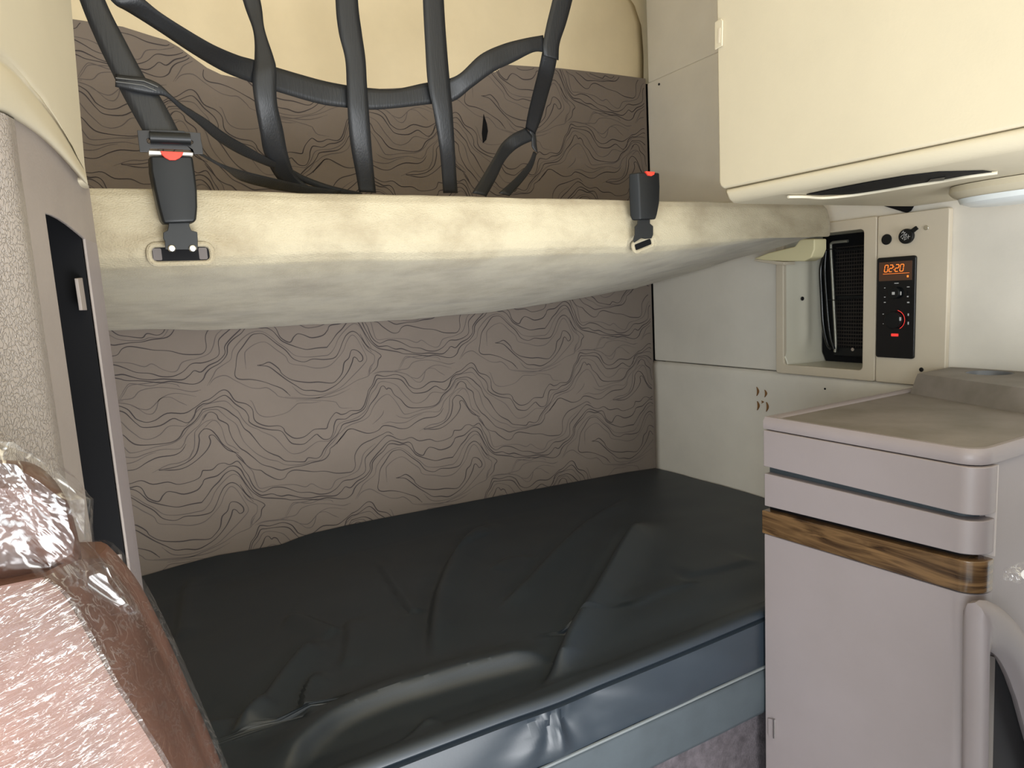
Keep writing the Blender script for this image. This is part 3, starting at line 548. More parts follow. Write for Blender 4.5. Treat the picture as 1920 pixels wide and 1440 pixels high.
# ================================================================ buckles
def loft(rings):
    n = len(rings[0]); vs = [p for r in rings for p in r]; fs = []
    for i in range(len(rings)-1):
        for k in range(n): fs.append((i*n+k, i*n+(k+1) % n, (i+1)*n+(k+1) % n, (i+1)*n+k))
    fs += [tuple(range(n-1, -1, -1)), tuple(range((len(rings)-1)*n, len(rings)*n))]
    return vs, fs
def buckle(name, label, rows, dv, side, stem, bolts, redp, Yf, hold):
    t = empty(name, hold, label, 'seat belt buckle', 'belt buckles fixed to the bunk front')
    rings = []
    for (xl, yl, xr, yr, k) in rows:
        A, B = at(xl, yl, Y=Yf), at(xr, yr, Y=Yf); d = Vector((0, dv*k, 0)); inset = (B-A).normalized()*.004
        A2 = A+Vector(side)*k; B2 = B+Vector(side)*k
        ym = Vector((0, -.0025*k, 0))
        rings.append([A+Vector((0, .003, 0)), A+inset, (A+B)/2+ym, B-inset, B+Vector((0, .003, 0)), B2+d, A2+d])
    v_, f_ = loft(rings); obj('housing', v_, f_, BPLAS, t, bevel=.003, seg=3, flat=40)
    obj_ = prism('stem_plate', [at(*p, Y=Yf+.006) for p in stem], (0, .003, 0), mat('stem_steel', (.02, .021, .022), .38, metal=.3), t, bevel=.0008)
    for p in bolts: disc('bolt', at(*p, Y=Yf+.0065), (0, -1, 0), .0055, .004, CHROME, t, bevel=.002)
    prism('release_button', [at(*p, Y=Yf-.0055) for p in redp], (0, .006, 0), RED, t, bevel=.0006)
    return t
YL = 1.150
buckle('belt_buckle', 'black belt buckle with red button holding the net strap, left end of the bunk front',
       [(280, 292, 362, 293, .8), (282, 320, 366, 322, 1), (289, 355, 370, 355, 1), (297, 390, 371, 388, 1), (303, 412, 369, 410, 1), (306, 419, 365, 417, .7)],
       .026, (-.002, 0, 0), [(316, 415), (356, 415), (355, 424), (359, 432), (370, 435), (371, 452), (371, 468), (310, 468), (309, 452), (306, 447), (306, 436), (314, 432), (316, 424)],
       [(322, 466), (361, 466)], [(301, 283), (344, 285), (342, 291), (337, 296), (329, 300), (318, 300), (309, 295), (303, 289)], YL, at(340, 478, Y=1.17))
lb = C.objects['belt_buckle']
prism('cream_button_edge', [at(*p, Y=YL-.001) for p in [(279, 282), (362, 286), (362, 291), (279, 289)]], (0, .012, 0), WHITE, lb, bevel=.0008)
buckle('belt_buckle', 'black belt buckle standing open and empty at the right of the bunk front',
       [(1196, 323, 1238, 324, .9), (1198, 350, 1239, 351, 1), (1199, 380, 1238, 380, 1), (1200, 402, 1234, 401, 1), (1200, 412, 1231, 411, .8)],
       .020, (-.012, 0, 0), [(1197, 410), (1219, 410), (1219, 419), (1225, 424), (1225, 440), (1222, 447), (1210, 448), (1203, 446), (1190, 455), (1188, 450), (1191, 440), (1191, 425), (1196, 420)],
       [], [(1211, 321), (1228, 322), (1227, 327), (1222, 330), (1216, 329)], YL, at(1205, 458, Y=1.17))

# ================================================================ cargo net
net = empty('bunk_safety_net', (.35, 1.35, 1.66), 'black webbing safety net hanging from the roof above the upper bunk', 'net')
def strap(rows, name='strap', thick=.0016, n=6, parent=None):
    """rows: (xl, yl, xr, yr, Y) edges of the webbing"""
    P = []
    for r in rows:
        A, B = at(r[0], r[1], Y=r[4]), at(r[2], r[3], Y=r[4]+(r[5] if len(r) > 5 else 0)); P.append(list(A)+list(B))
    Q = catmull(P, n); vs = []; fs = []; m_ = 5
    for q in Q:
        A, B = Vector(q[:3]), Vector(q[3:])
        for k in range(m_):
            t = k/(m_-1); bow = .0016*math.sin(math.pi*t)
            vs.append(A.lerp(B, t)+Vector((0, -bow, 0)))
    for i in range(len(Q)-1):
        for k in range(m_-1): fs.append((i*m_+k, i*m_+k+1, (i+1)*m_+k+1, (i+1)*m_+k))
    return obj(name, vs, fs, WEB, parent or net, solid=thick)
def up_rows(xl, xr, Y):   # carry an edge pair on to the ceiling anchor
    return None
strap([(75, -620, 117, -620, 1.16), (95, -290, 137, -290, 1.16), (110, -120, 152, -120, 1.16), (149, 0, 197, 0, 1.158), (182, 80, 233, 73, 1.155), (213, 143, 273, 147, 1.152), (227, 173, 297, 177, 1.15), (250, 215, 318, 213, 1.148), (268, 246, 335, 246, 1.146), (280, 262, 345, 262, 1.144)])
strap([(196, -14, 262, -6, 1.15), (215, 8, 272, 0, 1.152), (240, 22, 300, 23, 1.165), (300, 60, 345, 52, 1.19), (360, 100, 400, 84, 1.23), (420, 135, 445, 103, 1.28), (472, 155, 475, 112, 1.31), (520, 172, 520, 127, 1.335), (600, 195, 600, 150, 1.355), (650, 202, 650, 160, 1.36), (690, 206, 690, 165, 1.36), (740, 203, 740, 167, 1.36), (800, 196, 795, 156, 1.36), (850, 190, 832, 150, 1.355), (885, 164, 862, 138, 1.34), (925, 135, 900, 103, 1.33), (962, 117, 940, 84, 1.33), (1000, 98, 980, 73, 1.33), (1022, 98, 1018, 66, 1.335)])
strap([(350, -620, 382, -620, 1.33), (400, -290, 432, -290, 1.33), (425, -120, 458, -120, 1.33), (455, 0, 488, 0, 1.33), (475, 60, 496, 55, 1.32), (477, 110, 513, 108, 1.31), (473, 150, 518, 132, 1.305), (478, 195, 519, 190, 1.31), (488, 250, 530, 240, 1.33), (496, 290, 540, 290, 1.36), (520, 335, 556, 330, 1.40), (560, 365, 590, 356, 1.42)])
strap([(628, -620, 668, -620, 1.345), (628, -320, 668, -320, 1.345), (628, -120, 668, -120, 1.345), (629, 0, 671, 0, 1.345), (635, 60, 678, 60, 1.345), (647, 110, 685, 110, 1.345), (650, 160, 688, 160, 1.345), (652, 210, 692, 215, 1.35), (657, 270, 697, 280, 1.37), (668, 330, 702, 335, 1.40), (673, 360, 705, 362, 1.41)])
strap([(784, -620, 820, -620, 1.345), (790, -330, 826, -330, 1.345), (790, -120, 828, -120, 1.345), (793, 0, 832, 0, 1.345), (797, 80, 837, 80, 1.345), (802, 155, 843, 152, 1.345), (812, 205, 848, 205, 1.35), (823, 270, 852, 270, 1.37), (828, 320, 855, 320, 1.40), (831, 362, 858, 362, 1.42)])
strap([(1215, -620, 1252, -620, 1.33), (1105, -330, 1142, -330, 1.33), (1065, -120, 1102, -120, 1.33), (1036, 0, 1073, 0, 1.33), (1024, 50, 1061, 45, 1.33), (1018, 85, 1049, 82, 1.33), (1020, 105, 1047, 113, 1.332)])
strap([(1018, 92, 1046, 100, 1.34), (1010, 130, 1038, 140, 1.37), (1000, 170, 1027, 180, 1.42), (990, 212, 1015, 222, 1.47), (985, 240, 1003, 252, 1.5)])
strap([(990, 238, 1003, 246, 1.5), (996, 262, 1005, 258, 1.5), (997, 275, 1006, 272, 1.5), (1003, 284, 1008, 286, 1.5)])
# lower left loop round the first strap, and its run to the second
strap([(217, 140, 216, 163, 1.146), (245, 143, 243, 169, 1.143), (270, 146, 266, 174, 1.143), (297, 157, 290, 178, 1.145), (320, 178, 312, 182, 1.152), (345, 198, 340, 207, 1.17), (385, 222, 372, 233, 1.2), (420, 248, 405, 262, 1.24), (460, 272, 445, 287, 1.3), (500, 295, 488, 306, 1.35), (540, 314, 528, 321, 1.4)])
strap([(376, 286, 374, 290, 1.155), (400, 300, 398, 304, 1.18), (425, 311, 422, 318, 1.2), (470, 324, 450, 338, 1.27), (520, 336, 500, 352, 1.33), (560, 345, 545, 360, 1.38), (640, 358, 630, 368, 1.43)])
strap([(548, 318, 538, 326, 1.40), (575, 332, 568, 342, 1.42), (620, 348, 612, 357, 1.44), (680, 362, 672, 370, 1.46)])
strap([(985, 240, 1003, 262, 1.50), (960, 252, 980, 272, 1.5), (940, 270, 962, 284, 1.5), (925, 296, 945, 304, 1.48), (908, 325, 930, 335, 1.46), (885, 362, 912, 368, 1.44)])
strap([(1000, 284, 1006, 288, 1.5), (990, 306, 998, 314, 1.49), (968, 332, 980, 340, 1.47), (935, 362, 955, 368, 1.45)])
# ceiling anchors for the straps
# stitched hems and the buckle tongue
for P_ in ([(217, 146), (270, 152), (296, 163)], [(217, 153), (268, 160), (293, 170)]):
    b_ = MB(); b_.tube([at(*p, Y=1.1395) for p in P_], .0007, 5); b_.build('stitching', mat('grey_thread', (.13, .13, .125), .7), net)
tY = 1.140
outer = [at(*p, Y=tY) for p in [(257, 244), (300, 244), (340, 246), (376, 249), (377, 262), (380, 276), (381, 289), (364, 289), (361, 281), (282, 278), (277, 285), (262, 285)]]
inner = [at(*p, Y=tY) for p in [(277, 259), (300, 258), (340, 260), (358, 262), (362, 265), (362, 268), (359, 270), (350, 272), (300, 269), (280, 269), (276, 266), (275, 262)]]
ring('buckle_tongue', outer, inner, (0, .003, 0), STEEL, net, bevel=.0006)
b_ = MB(); b_.tube([at(281, 258, Y=tY-.003), at(357, 261, Y=tY-.003)], .0085, 12); b_.build('strap_roll', BPLAS, net)
prism('strap_fold', [at(*p, Y=tY-.004) for p in [(281, 243), (345, 245), (358, 260), (281, 258)]], (0, .002, 0), WEB, net, bevel=.0006)

# ================================================================ lower bed
lbed = empty('lower_bunk_bed', (.8, 1.4, 0), 'lower sleeper bed with a wrinkled dark navy vinyl mattress cover', 'bed')
ZM = .75
def W(pl): return [(p.x, p.y) for p in (at(240+u/1.6, 860+v/1.6, Z=ZM) for u, v in pl)]
FOLDS = [  # (polyline, amplitude, width, offset side, steep)
 (W([(1500,110),(1380,180),(1280,270),(1180,370),(1090,450)]), .010, .040, 1),
 (W([(1530,180),(1490,230),(1440,310),(1370,430),(1310,520),(1260,620),(1220,700)]), .024, .045, 1),
 (W([(1090,190),(1020,230),(960,300),(915,390),(893,500),(888,650)]), .014, .045, 1),
 (W([(1290,572),(1200,595),(1100,622),(1000,650),(900,682),(800,712),(700,750),(620,790),(560,835),(510,880),(470,930),(430,1000)]), .017, .036, 0),
 (W([(560,540),(500,590),(440,660),(380,740),(330,790),(280,850)]), .014, .04, 1),
 (W([(190,810),(270,800),(340,780),(400,730)]), .008, .03, 0),
 (W([(470,480),(520,480),(600,510),(640,520)]), .007, .03, 0),
 (W([(1560,600),(1500,610),(1420,640),(1370,690)]), .012, .03, 1),
 (W([(560,640),(520,700),(510,760),(540,800)]), .008, .025, 1),
 (W([(900,760),(830,830),(760,900)]), .012, .03, 1),
 (W([(730,300),(780,380),(830,450),(850,470)]), .005, .025, 1),
 (W([(1090,330),(1150,300),(1240,300)]), .004, .03, 0),
 (W([(1700,370),(1600,400),(1500,450)]), .004, .03, 0),
 (W([(160,370),(140,460),(120,560)]), .006, .04, 1),
 (W([(1880,300),(1760,330),(1650,350)]), .004, .04, 0),
 (W([(640,480),(640,560),(620,640)]), .005, .035, 1),
 (W([(1100,220),(1000,290),(930,380)]), .004, .03, -1),
]
def foldh(X, Y):
    H = np.zeros_like(X)
    for pl, A, wd, side in FOLDS:
        pl = np.array(catmull(pl, 4)); best = np.full(X.shape, 9.); sgn = np.zeros_like(X); tt = np.zeros_like(X); n = len(pl)-1
        for i in range(n):
            a, b = pl[i], pl[i+1]; d = b-a; L2 = d@d
            t = np.clip(((X-a[0])*d[0]+(Y-a[1])*d[1])/L2, 0, 1); dx = X-a[0]-t*d[0]; dy = Y-a[1]-t*d[1]; q = np.hypot(dx, dy)
            s = np.sign(d[0]*dy-d[1]*dx); m_ = q < best; best[m_] = q[m_]; sgn[m_] = s[m_]; tt[m_] = ((i+t)/n)[m_]
        sd = best*sgn; fade = np.clip(np.minimum(tt*(5 if side else 7), (1-tt)*5), 0, 1); fade = fade*fade*(3-2*fade)
        if side == 0:    # crest: gentle towards the camera, steep behind
            near = sd < 0
            prof = np.where(near, np.exp(-(sd/(wd*1.6))**2), 1.25*np.exp(-(sd/(wd*.4))**2)-.25)*np.exp(-(sd/(wd*3))**2)
        else:            # steep flank on the line, ridge beside it
            x_ = sd*side/wd; prof = np.where(x_ > 0, (1-np.exp(-(x_/.35)**2))*np.exp(-(x_/1.3)**2)*1.5, -.3*np.exp(-(x_/.5)**2)+.3*0)
            prof = np.where(x_ > 0, prof-.3*np.exp(-(x_/.25)**2), prof)
        H += A*1.35*prof*fade
    return H
MP = []   # front profile below the top edge (y, z)
FR = [(.958, .009), (.950, .0115), (.941, .011), (.934, .006), (.932, .000), (.935, -.004), (.943, -.0075), (.932, -.011), (.9285, -.024), (.9275, -.045), (.926, -.06), (.9265, -.08), (.929, -.095), (.933, -.108), (.937, -.114)]
nu, nvt = 330, 220
us = np.linspace(0, 1, nu)
def xl(y): return -.022-.25*smoothstep(1.125, 1.15, y)
def xr(y): return 1.715
BE = [at(*p, Y=1.995) for p in [(271,1079),(340,1059),(409,1041),(470,1031),(527,1021),(560,1008),(584,1000),(650,985),(715,972),(850,946),(977,922),(1080,903),(1177,885),(1234,877)]]
BEx = [p.x for p in BE]; BEz = [p.z for p in BE]
rows = []
for j in range(nvt):
    y = 1.995-(1.995-.966)*j/(nvt-1); rows.append((y, 0, 0))
Xg = np.array([[xl(r[0])+(xr(r[0])-xl(r[0]))*u for u in us] for r in rows]); Yg = np.array([[r[0]]*nu for r in rows])
Hg = foldh(Xg, Yg)
rimw = np.clip((Yg-.966)/.06, 0, 1); backw = np.clip((1.995-Yg)/.05, 0, 1)
Zg = ZM+Hg*rimw*(.4+.6*backw)+(np.interp(Xg, BEx, BEz)-ZM)*np.clip(1-(1.995-Yg)/.16, 0, 1)**1.3-.006*np.exp(-((Yg-1.02)/.04)**2)+.006*np.clip((.985-Yg)/.02, 0, 1)
for j in range(nvt):
    for i in range(0, nu):
        p = Vector((Xg[j, i]*2.2, Yg[j, i]*2.8, 0)); Zg[j, i] += (.006*mnoise.noise(p)+.0022*mnoise.noise(p*3.1))*min(1, (1.995-Yg[j, i])/.12)
vs = [Vector((Xg[j, i], Yg[j, i], Zg[j, i])) for j in range(nvt) for i in range(nu)]
gx = at(1048, 1365, Y=.93); gather = (gx.x, .735)
for k, (y, dz) in enumerate(FR):
    for i, u in enumerate(us):
        x = xl(y)+(xr(y)-xl(y))*u; z = ZM+dz; yo = 0
        dpt = ZM-z
        z += .004*math.sin(x*5+1)*(1-min(1, dpt/.03)*.3) - .003*math.exp(-((x-gather[0])/.07)**2)*(1 if dpt < .02 else 0)
        if dpt > .011:
            m_ = smoothstep(.011, .03, dpt)*(1-smoothstep(.10, .114, dpt))
            dx, dzz = x-gather[0], gather[1]-z; r = math.hypot(dx, dzz)+1e-4; a = math.atan2(dx, max(dzz, -.01)+.012)
            yo += m_*(-.0085*math.cos(a*8)*math.exp(-(r/.12)**2)*min(1, r/.02))
            yo += m_*.008*math.sin((x*.8+z*1.9)*26+1.5*math.sin(x*7))*(.35+.65*math.exp(-((x-.75)/.3)**2))*.6
            yo += m_*.004*mnoise.noise(Vector((x*7, z*16, 3)))
            yo += m_*.010*math.exp(-(((x-.62)+(z-.69)*.8)/.03)**2)
        yy_ = y+yo
        if x > 1.05: yy_ = yy_+(max(yy_, .932)-yy_)*smoothstep(1.05, 1.075, x)
        vs.append(Vector((x, yy_, z)))
nt_ = nvt+len(FR)
fs = [(j*nu+i, j*nu+i+1, (j+1)*nu+i+1, (j+1)*nu+i) for j in range(nt_-1) for i in range(nu-1)]
obj('mattress_cover', vs, fs, VINYL, lbed)
b_ = MB(); b_.tube([(xl(.93)+.0, .934, .6345), (.4, .933, .6335), (1.0, .934, .636), (1.7, .934, .636)], .0032, 8); b_.build('piping', mat('pale_piping', (.16, .175, .18), .45), lbed)
b_ = MB(); b_.box((-.02, .955, .615), (1.71, 1.99, .725)); b_.box((-.26, 1.16, .615), (-.02, 1.99, .725)); b_.build('mattress_core', BASEV, lbed)
def band(u, v):
    x = -.02+1.735*u; z = .534+(.630-.534)*v
    return Vector((x, .936+.003*math.sin(v*math.pi)*-1+.0015*mnoise.noise(Vector((x*9, z*20, 0))), z))
v_, f_ = grid(band, 120, 14); obj('base_band', v_, f_, BASEV, lbed, solid=.006)
box('bed_box', (-.02, .962, 0), (1.71, 1.99, .612), CARPET, lbed)
prism('pull_hook', [at(*p, Y=.957) for p in [(1219, 1428), (1222, 1421), (1232, 1414), (1250, 1407), (1249, 1411), (1238, 1418), (1228, 1424), (1222, 1433)]], (0, -.006, 0), GLOSSB, lbed, bevel=.001)

# ================================================================ overhead cabinet
XC = 1.085
oc = empty('overhead_cabinet', (1.4, .6, 1.60), 'large cream overhead cabinet with a flat door on the right side wall', 'cabinet')
sz = at(1349, 357, X=XC).z; fy = at(1349, 357, X=XC).y; NY = -.1; zu = 1.606
prof = [(XC+.002, sz-.002), (XC+.001, sz-.010), (XC+.006, sz-.020), (XC+.018, sz-.028), (XC+.045, zu), (1.728, zu+.002), (1.728, ZC-.002), (XC+.02, ZC-.002), (XC+.02, sz+.004)]
def cabv():
    # underside and lip with a long slot opening
    vs = []; fs = []
    slot = None
    return vs, fs
M_ = MB(); n = len(prof)
def ringy(y, q=0): return [Vector((x+q*(.02 if x < XC+.03 else 0), y, z+(q*.012 if z < 1.65 else 0))) for x, z in prof]
ys = [fy-.004, fy-.010, fy-.022]; vs, fs = loft([ringy(fy-.004, 1), ringy(fy-.009, .4), ringy(fy-.02, 0), ringy(NY, 0)])
obj('body', vs, fs, CREAM, oc, bevel=.003)
dr = [(XC-.002, fy, ZC-.01), (XC-.002, fy, sz+.014), (XC-.002, fy-.004, sz+.006), (XC-.002, fy-.012, sz+.002), (XC-.002, .8, sz+.0015), (XC-.002, .6, sz+.001), (XC-.002, NY, sz+.001), (XC-.002, NY, ZC-.01)]
prism('door', dr, (.02, 0, 0), CREAM, oc, bevel=.005, seg=3)
lt = [at(*p, X=XC-.003) for p in [(1342, 42), (1354, 35), (1357, 39), (1356, 86), (1342, 94)]]
prism('hinge_clip', lt, (-.0035, 0, 0), CREAM, oc, bevel=.0015)
prism('hinge_clip_inset', [at(*p, X=XC-.0066) for p in [(1347, 54), (1351, 52), (1350, 80), (1346, 82)]], (-.001, 0, 0), PANELM, oc, bevel=.0004)
# slot with torn lip
sl = [at(*p, Z=zu-.001) for p in [(1512, 364), (1560, 354), (1640, 339), (1700, 329), (1760, 322), (1845, 320), (1862, 322), (1800, 332), (1700, 348), (1600, 363), (1540, 365)]]
prism('dark_slot', sl, (0, 0, -.0012), BLACK, oc, smooth=False)
prism('slot_tongue', [at(*p, Z=zu-.0025) for p in [(1738, 341), (1745, 335), (1772, 331), (1770, 337)]], (0, 0, -.001), BPLAS, oc, smooth=False)
b_ = MB()
b_.tube(catmull([at(*p, Z=zu-.004) for p in [(1478, 369), (1510, 369), (1545, 371), (1600, 366), (1660, 357), (1700, 350), (1760, 341), (1810, 332), (1870, 324)]], 5), [.0028]*41, 8)
b_.build('torn_lip', mat('bare_cream_edge', (.85, .77, .60), .5), oc)
# reading light under the cabinet
rl = empty('reading_light', (1.45, .69, zu), 'oval cream reading light with a frosted lens under the overhead cabinet', 'light')
def superell(c, a, b, z, n=40): return [Vector((c[0]+a*math.copysign(abs(math.cos(t))**.8, math.cos(t)), c[1]+b*math.copysign(abs(math.sin(t))**.8, math.sin(t)), z)) for t in (2*math.pi*k/n for k in range(n))]
lc = (1.47, .655)
vs, fs = loft([superell(lc, .085, .125, zu-.0005), superell(lc, .087, .127, zu-.012), superell(lc, .080, .120, zu-.020), superell(lc, .074, .112, zu-.024)])
obj('housing', vs, fs, CREAM, rl)
vs, fs = loft([superell(lc, .074, .112, zu-.0245), superell(lc, .071, .108, zu-.034), superell(lc, .060, .092, zu-.040), superell(lc, .03, .05, zu-.042)])
obj('lens', vs, fs, LENS, rl)

# ================================================================ bedside cabinet
XD1 = 1.08; DY0, DY1 = .527, .925
bc = empty('bedside_cabinet', (1.4, .73, 0), 'mauve grey plastic cabinet with drawers and walnut trim at the foot of the bed', 'cabinet')
def wrap(yfar, off=0, xend=None, r=.032, n=8):
    """plan path: far end -> along the aisle face -> round the near corner -> across"""
    x = XD1-off; yn = DY0-off; P = [(x, yfar)]
    P += [(x, yn+r)]
    for k in range(1, n+1):
        a = math.pi/2*k/n; P.append((x+r-r*math.cos(a), yn+r-r*math.sin(a)))
    P.append((xend or (x+r+.012), yn)); return P
def wrapbox(name, off, z0a, z0b, z1a, z1b, m_, parent, xend=None, depth=.03, bevel=.006, yfar=DY1, topoff=None, seg=3):
    P = wrap(yfar, off, xend); L_ = [0]
    # subdivide the long straight run
    q = []
    for k in range(8): t = k/8; q.append((P[0][0], P[0][1]+(P[1][1]-P[0][1])*t))
    P = q+P[1:]
    for a, b in zip(P, P[1:]): L_.append(L_[-1]+math.hypot(b[0]-a[0], b[1]-a[1]))
    back = wrap(yfar, off-depth, (xend or P[-1][0]), r=.012); qb = []
    for k in range(8): t = k/8; qb.append((back[0][0], back[0][1]+(back[1][1]-back[0][1])*t))
    back = qb+back[1:]
    rings = []
    for (x, y), (xb, yb), l in zip(P, back, L_):
        t = min(1, l/.39); zl = z0a+(z0b-z0a)*t; zh = z1a+(z1b-z1a)*t
        rings.append([Vector((x, y, zl)), Vector((x, y, zh)), Vector((xb, yb, zh)), Vector((xb, yb, zl))])
    vs, fs = loft(rings); return obj(name, vs, fs, m_, parent, bevel=bevel, seg=seg, flat=50)
# core body
core = [(XD1+.02, DY1), (XD1+.02, DY0+.04)]+[(XD1+.02+.03-.03*math.cos(a), DY0+.012+.03-.03*math.sin(a)) for a in (math.pi/2*k/6 for k in range(1, 7))]+[(1.715, DY0+.012), (1.715, DY1)]
prism('carcass', [Vector((x, y, .0)) for x, y in core], (0, 0, 1.15), DRES, bc, bevel=.002)
# top with raised rim
def topshape(off, z, yfar=DY1+.002, xr_=1.716):
    P = wrap(yfar, off, xr_, r=.034-min(0, off)*-.6 if off < 0 else .034); return [Vector((x, y, z)) for x, y in P]+[Vector((xr_, yfar, z))]
T0 = topshape(.0, 1.153); T1 = topshape(.0015, 1.158); T2 = topshape(.001, 1.170); T3 = topshape(-.004, 1.177)
def inner(P, d, z):
    cx, cy = 1.40, .735; out = []
    for p in P:
        q = Vector((p.x, p.y, z)); q.x += d if p.x < 1.2 else 0; q.y += (d if p.y < .7 else -d); out.append(q)
    return out
T4 = inner(T3, .008, 1.177); T5 = inner(T3, .015, 1.1715)
vs, fs = loft([T0, T1, T2, T3, T4, T5]); tp_ = obj('cabinet_top', vs, fs[:-1], DRES, bc)
obj('worn_surface', inner(T3, .0148, 1.1714), [tuple(range(len(T3)))], DTOP, tp_, smooth=False)
# cup holder riser at the wall
rb_ = [at(1690, 737, Z=1.17), at(1920, 777, Z=1.17)]
xf0, yf0 = rb_[0].x, rb_[0].y-.01; xf1, yf1 = rb_[1].x, rb_[1].y
dirv = Vector((xf1-xf0, yf1-yf0)); sl_ = dirv.x/dirv.y
ye = DY0+.02; xe = xf0+(ye-yf0)*sl_
zr = 1.214
def rlp(z, ins):
    return [Vector((xf0+ins, yf0-ins*.3, z)), Vector((xe+ins, ye, z)), Vector((1.716, ye, z)), Vector((1.716, yf0-ins*.3+.004, z))]
cupc = at(1856, 698, Z=zr); cr = .044
n = 32; bigo = []
base4 = rlp(zr, .028)
def ontosq(loop, n):
    # resample a quad loop to n points by angle round the cup centre
    out = []
    for k in range(n):
        a = 2*math.pi*k/n; d = Vector((math.cos(a), math.sin(a), 0)); best = None
        for i in range(4):
            A, B = loop[i], loop[(i+1) % 4]; e = B-A; den = d.x*e.y-d.y*e.x
            if abs(den) < 1e-9: continue
            w_ = A-Vector((cupc.x, cupc.y, zr)); t = (w_.x*e.y-w_.y*e.x)/den; s = (w_.x*d.y-w_.y*d.x)/den
            if t > 0 and -1e-6 <= s <= 1+1e-6 and (best is None or t < best): best = t
        out.append(Vector((cupc.x, cupc.y, 0))+d*best)
    return out
cupc.x = min(cupc.x, 1.716-.05)
top_ = ontosq(base4, n); low_ = []
for p in top_: p.z = zr
rgs = []
def expand(P, dx, z):
    out = []
    for p in P:
        q = p.copy(); q.z = z
        if q.x < 1.70: 
            q.x -= dx*min(1, (1.716-q.x)/.05)
        out.append(q)
    return out
circ = lambda r, z: [Vector((cupc.x+r*math.cos(2*math.pi*k/n), cupc.y+r*math.sin(2*math.pi*k/n), z)) for k in range(n)]
CUPL = mat('cup_liner_grey', (.16, .17, .19), .3, .5)
rgs = [expand(top_, .030, 1.166), expand(top_, .024, 1.176), expand(top_, .006, 1.207), expand(top_, 0, zr), circ(cr+.004, zr), circ(cr, zr-.003)]
vs, fs = loft(rgs); fs = fs[:-1]; obj('cup_holder_riser', vs, fs, DTOP, bc, bevel=0)
vs, fs = loft([circ(cr+.0005, zr-.0015), circ(cr-.001, zr-.004), circ(cr-.004, zr-.034)]); fs = [f for f in fs[:-2]]+[fs[-1]]; obj('cup_liner', vs, fs, CUPL, bc)
# drawers, walnut trim, door
wrapbox('drawer', .004, 1.077, 1.076, 1.151, 1.151, DRES, bc, bevel=.006)
wrapbox('drawer', .002, .994, 1.012, 1.062, 1.066, DRES, bc, bevel=.007)
wrapbox('finger_gap', -.014, 1.058, 1.060, 1.080, 1.080, BASEV, bc, bevel=.001)
wrapbox('finger_gap', -.014, .975, .985, .999, 1.018, BLACK, bc, bevel=.001)
dd = wrapbox('door', .003, .10, .10, .935, .949, DRES, bc, bevel=.006)
wrapbox('walnut_trim', .005, .936, .951, .984, 1.003, WOOD, bc, bevel=.008, yfar=DY1+.004)
prism('hinge_latch', [at(*p, X=XD1-.0035) for p in [(1441, 1346), (1454, 1349), (1453, 1385), (1441, 1378)]], (-.002, 0, 0), DRES, bc, bevel=.001)
prism('hinge_pin', [at(*p, X=XD1-.006) for p in [(1450, 1348), (1453, 1349), (1453, 1385), (1450, 1384)]], (-.0015, 0, 0), CHROME, bc, bevel=.0004)
# vertical pale seam behind the drawer wrap
pn = wrap(DY1, .0)[-1]
box('edge_seam', (pn[0]-.0015, DY0-.003, 1.005), (pn[0]+.0015, DY0+.012, 1.15), mat('pale_edge', (.5, .44, .42), .4), bc)
# arched side frame below
YA = .512
oa = [(1824, 1500), (1826, 1300), (1827, 1160), (1828, 1130), (1836, 1125), (1850, 1126), (1868, 1134), (1884, 1146), (1900, 1163), (1912, 1182), (1925, 1206), (1945, 1260), (1965, 1330), (1990, 1430), (2005, 1500)]
ia = [(1838, 1500), (1840, 1330), (1841, 1240), (1843, 1224), (1848, 1220), (1855, 1221), (1862, 1225), (1870, 1232), (1878, 1243), (1886, 1258), (1894, 1276), (1908, 1315), (1920, 1360), (1940, 1430), (1958, 1500)]
O = [at(*p, Y=YA) for p in oa]; I = [at(*p, Y=YA) for p in ia]
vs = []; nO = len(O)
for sgn, dy in ((0, 0), (1, .035)):
    pass
strip = MB(); F_ = []
vsA = []
for o_, i_ in zip(O, I):
    c_ = (o_+i_)/2; h = (i_-o_)/2
    for a in np.linspace(0, 2*math.pi, 13)[:-1]:
        vsA.append(c_+h*-math.cos(a)*1.0+Vector((0, -.016*math.sin(a) if math.sin(a) > 0 else -.022*math.sin(a), 0)))
for i in range(nO-1):
    for k in range(12): F_.append((i*12+k, i*12+(k+1) % 12, (i+1)*12+(k+1) % 12, (i+1)*12+k))
obj('arched_frame', vsA, F_, DRES, bc)
prism('recess_panel', [at(*p, Y=DY0+.008) for p in [(1846, 1228), (1866, 1232), (1860, 1500), (1842, 1500)]], (0, .002, 0), TAUPE, bc, smooth=False)
prism('dark_recess', [at(*p, Y=DY0+.0105) for p in [(1864, 1232), (1884, 1250), (1912, 1310), (1960, 1500), (1858, 1500)]], (0, -.002, 0), mat('charcoal_recess', (.035, .032, .034), .8), bc, smooth=False)

# ================================================================ left closet
A0 = Vector((-.0297, 1.12, 0)); B0 = Vector((-.085, .72, 0)); U = (B0-A0).normalized(); NRM = Vector((U.y, -U.x, 0)).normalized()
if NRM.x < 0: NRM = -NRM
def cl(x, y, off=0): return at(x, y, P=A0+NRM*off, N=NRM)
ct = empty('storage_closet', (-.3, .9, 0), 'tall taupe closet with a leather padded corner and an open black doorway on the left', 'closet')
# face above and around the opening: strips
zt_ = 2.2
topc = [(85, 400), (98, 404), (112, 411), (127, 421), (142, 433), (160, 448)]
TO = [cl(*p) for p in topc]
Lb = cl(200, 1180); Rb = cl(262, 1120)
yl_, yr_ = TO[0], TO[-1]
zfloor = .05
face = MB()
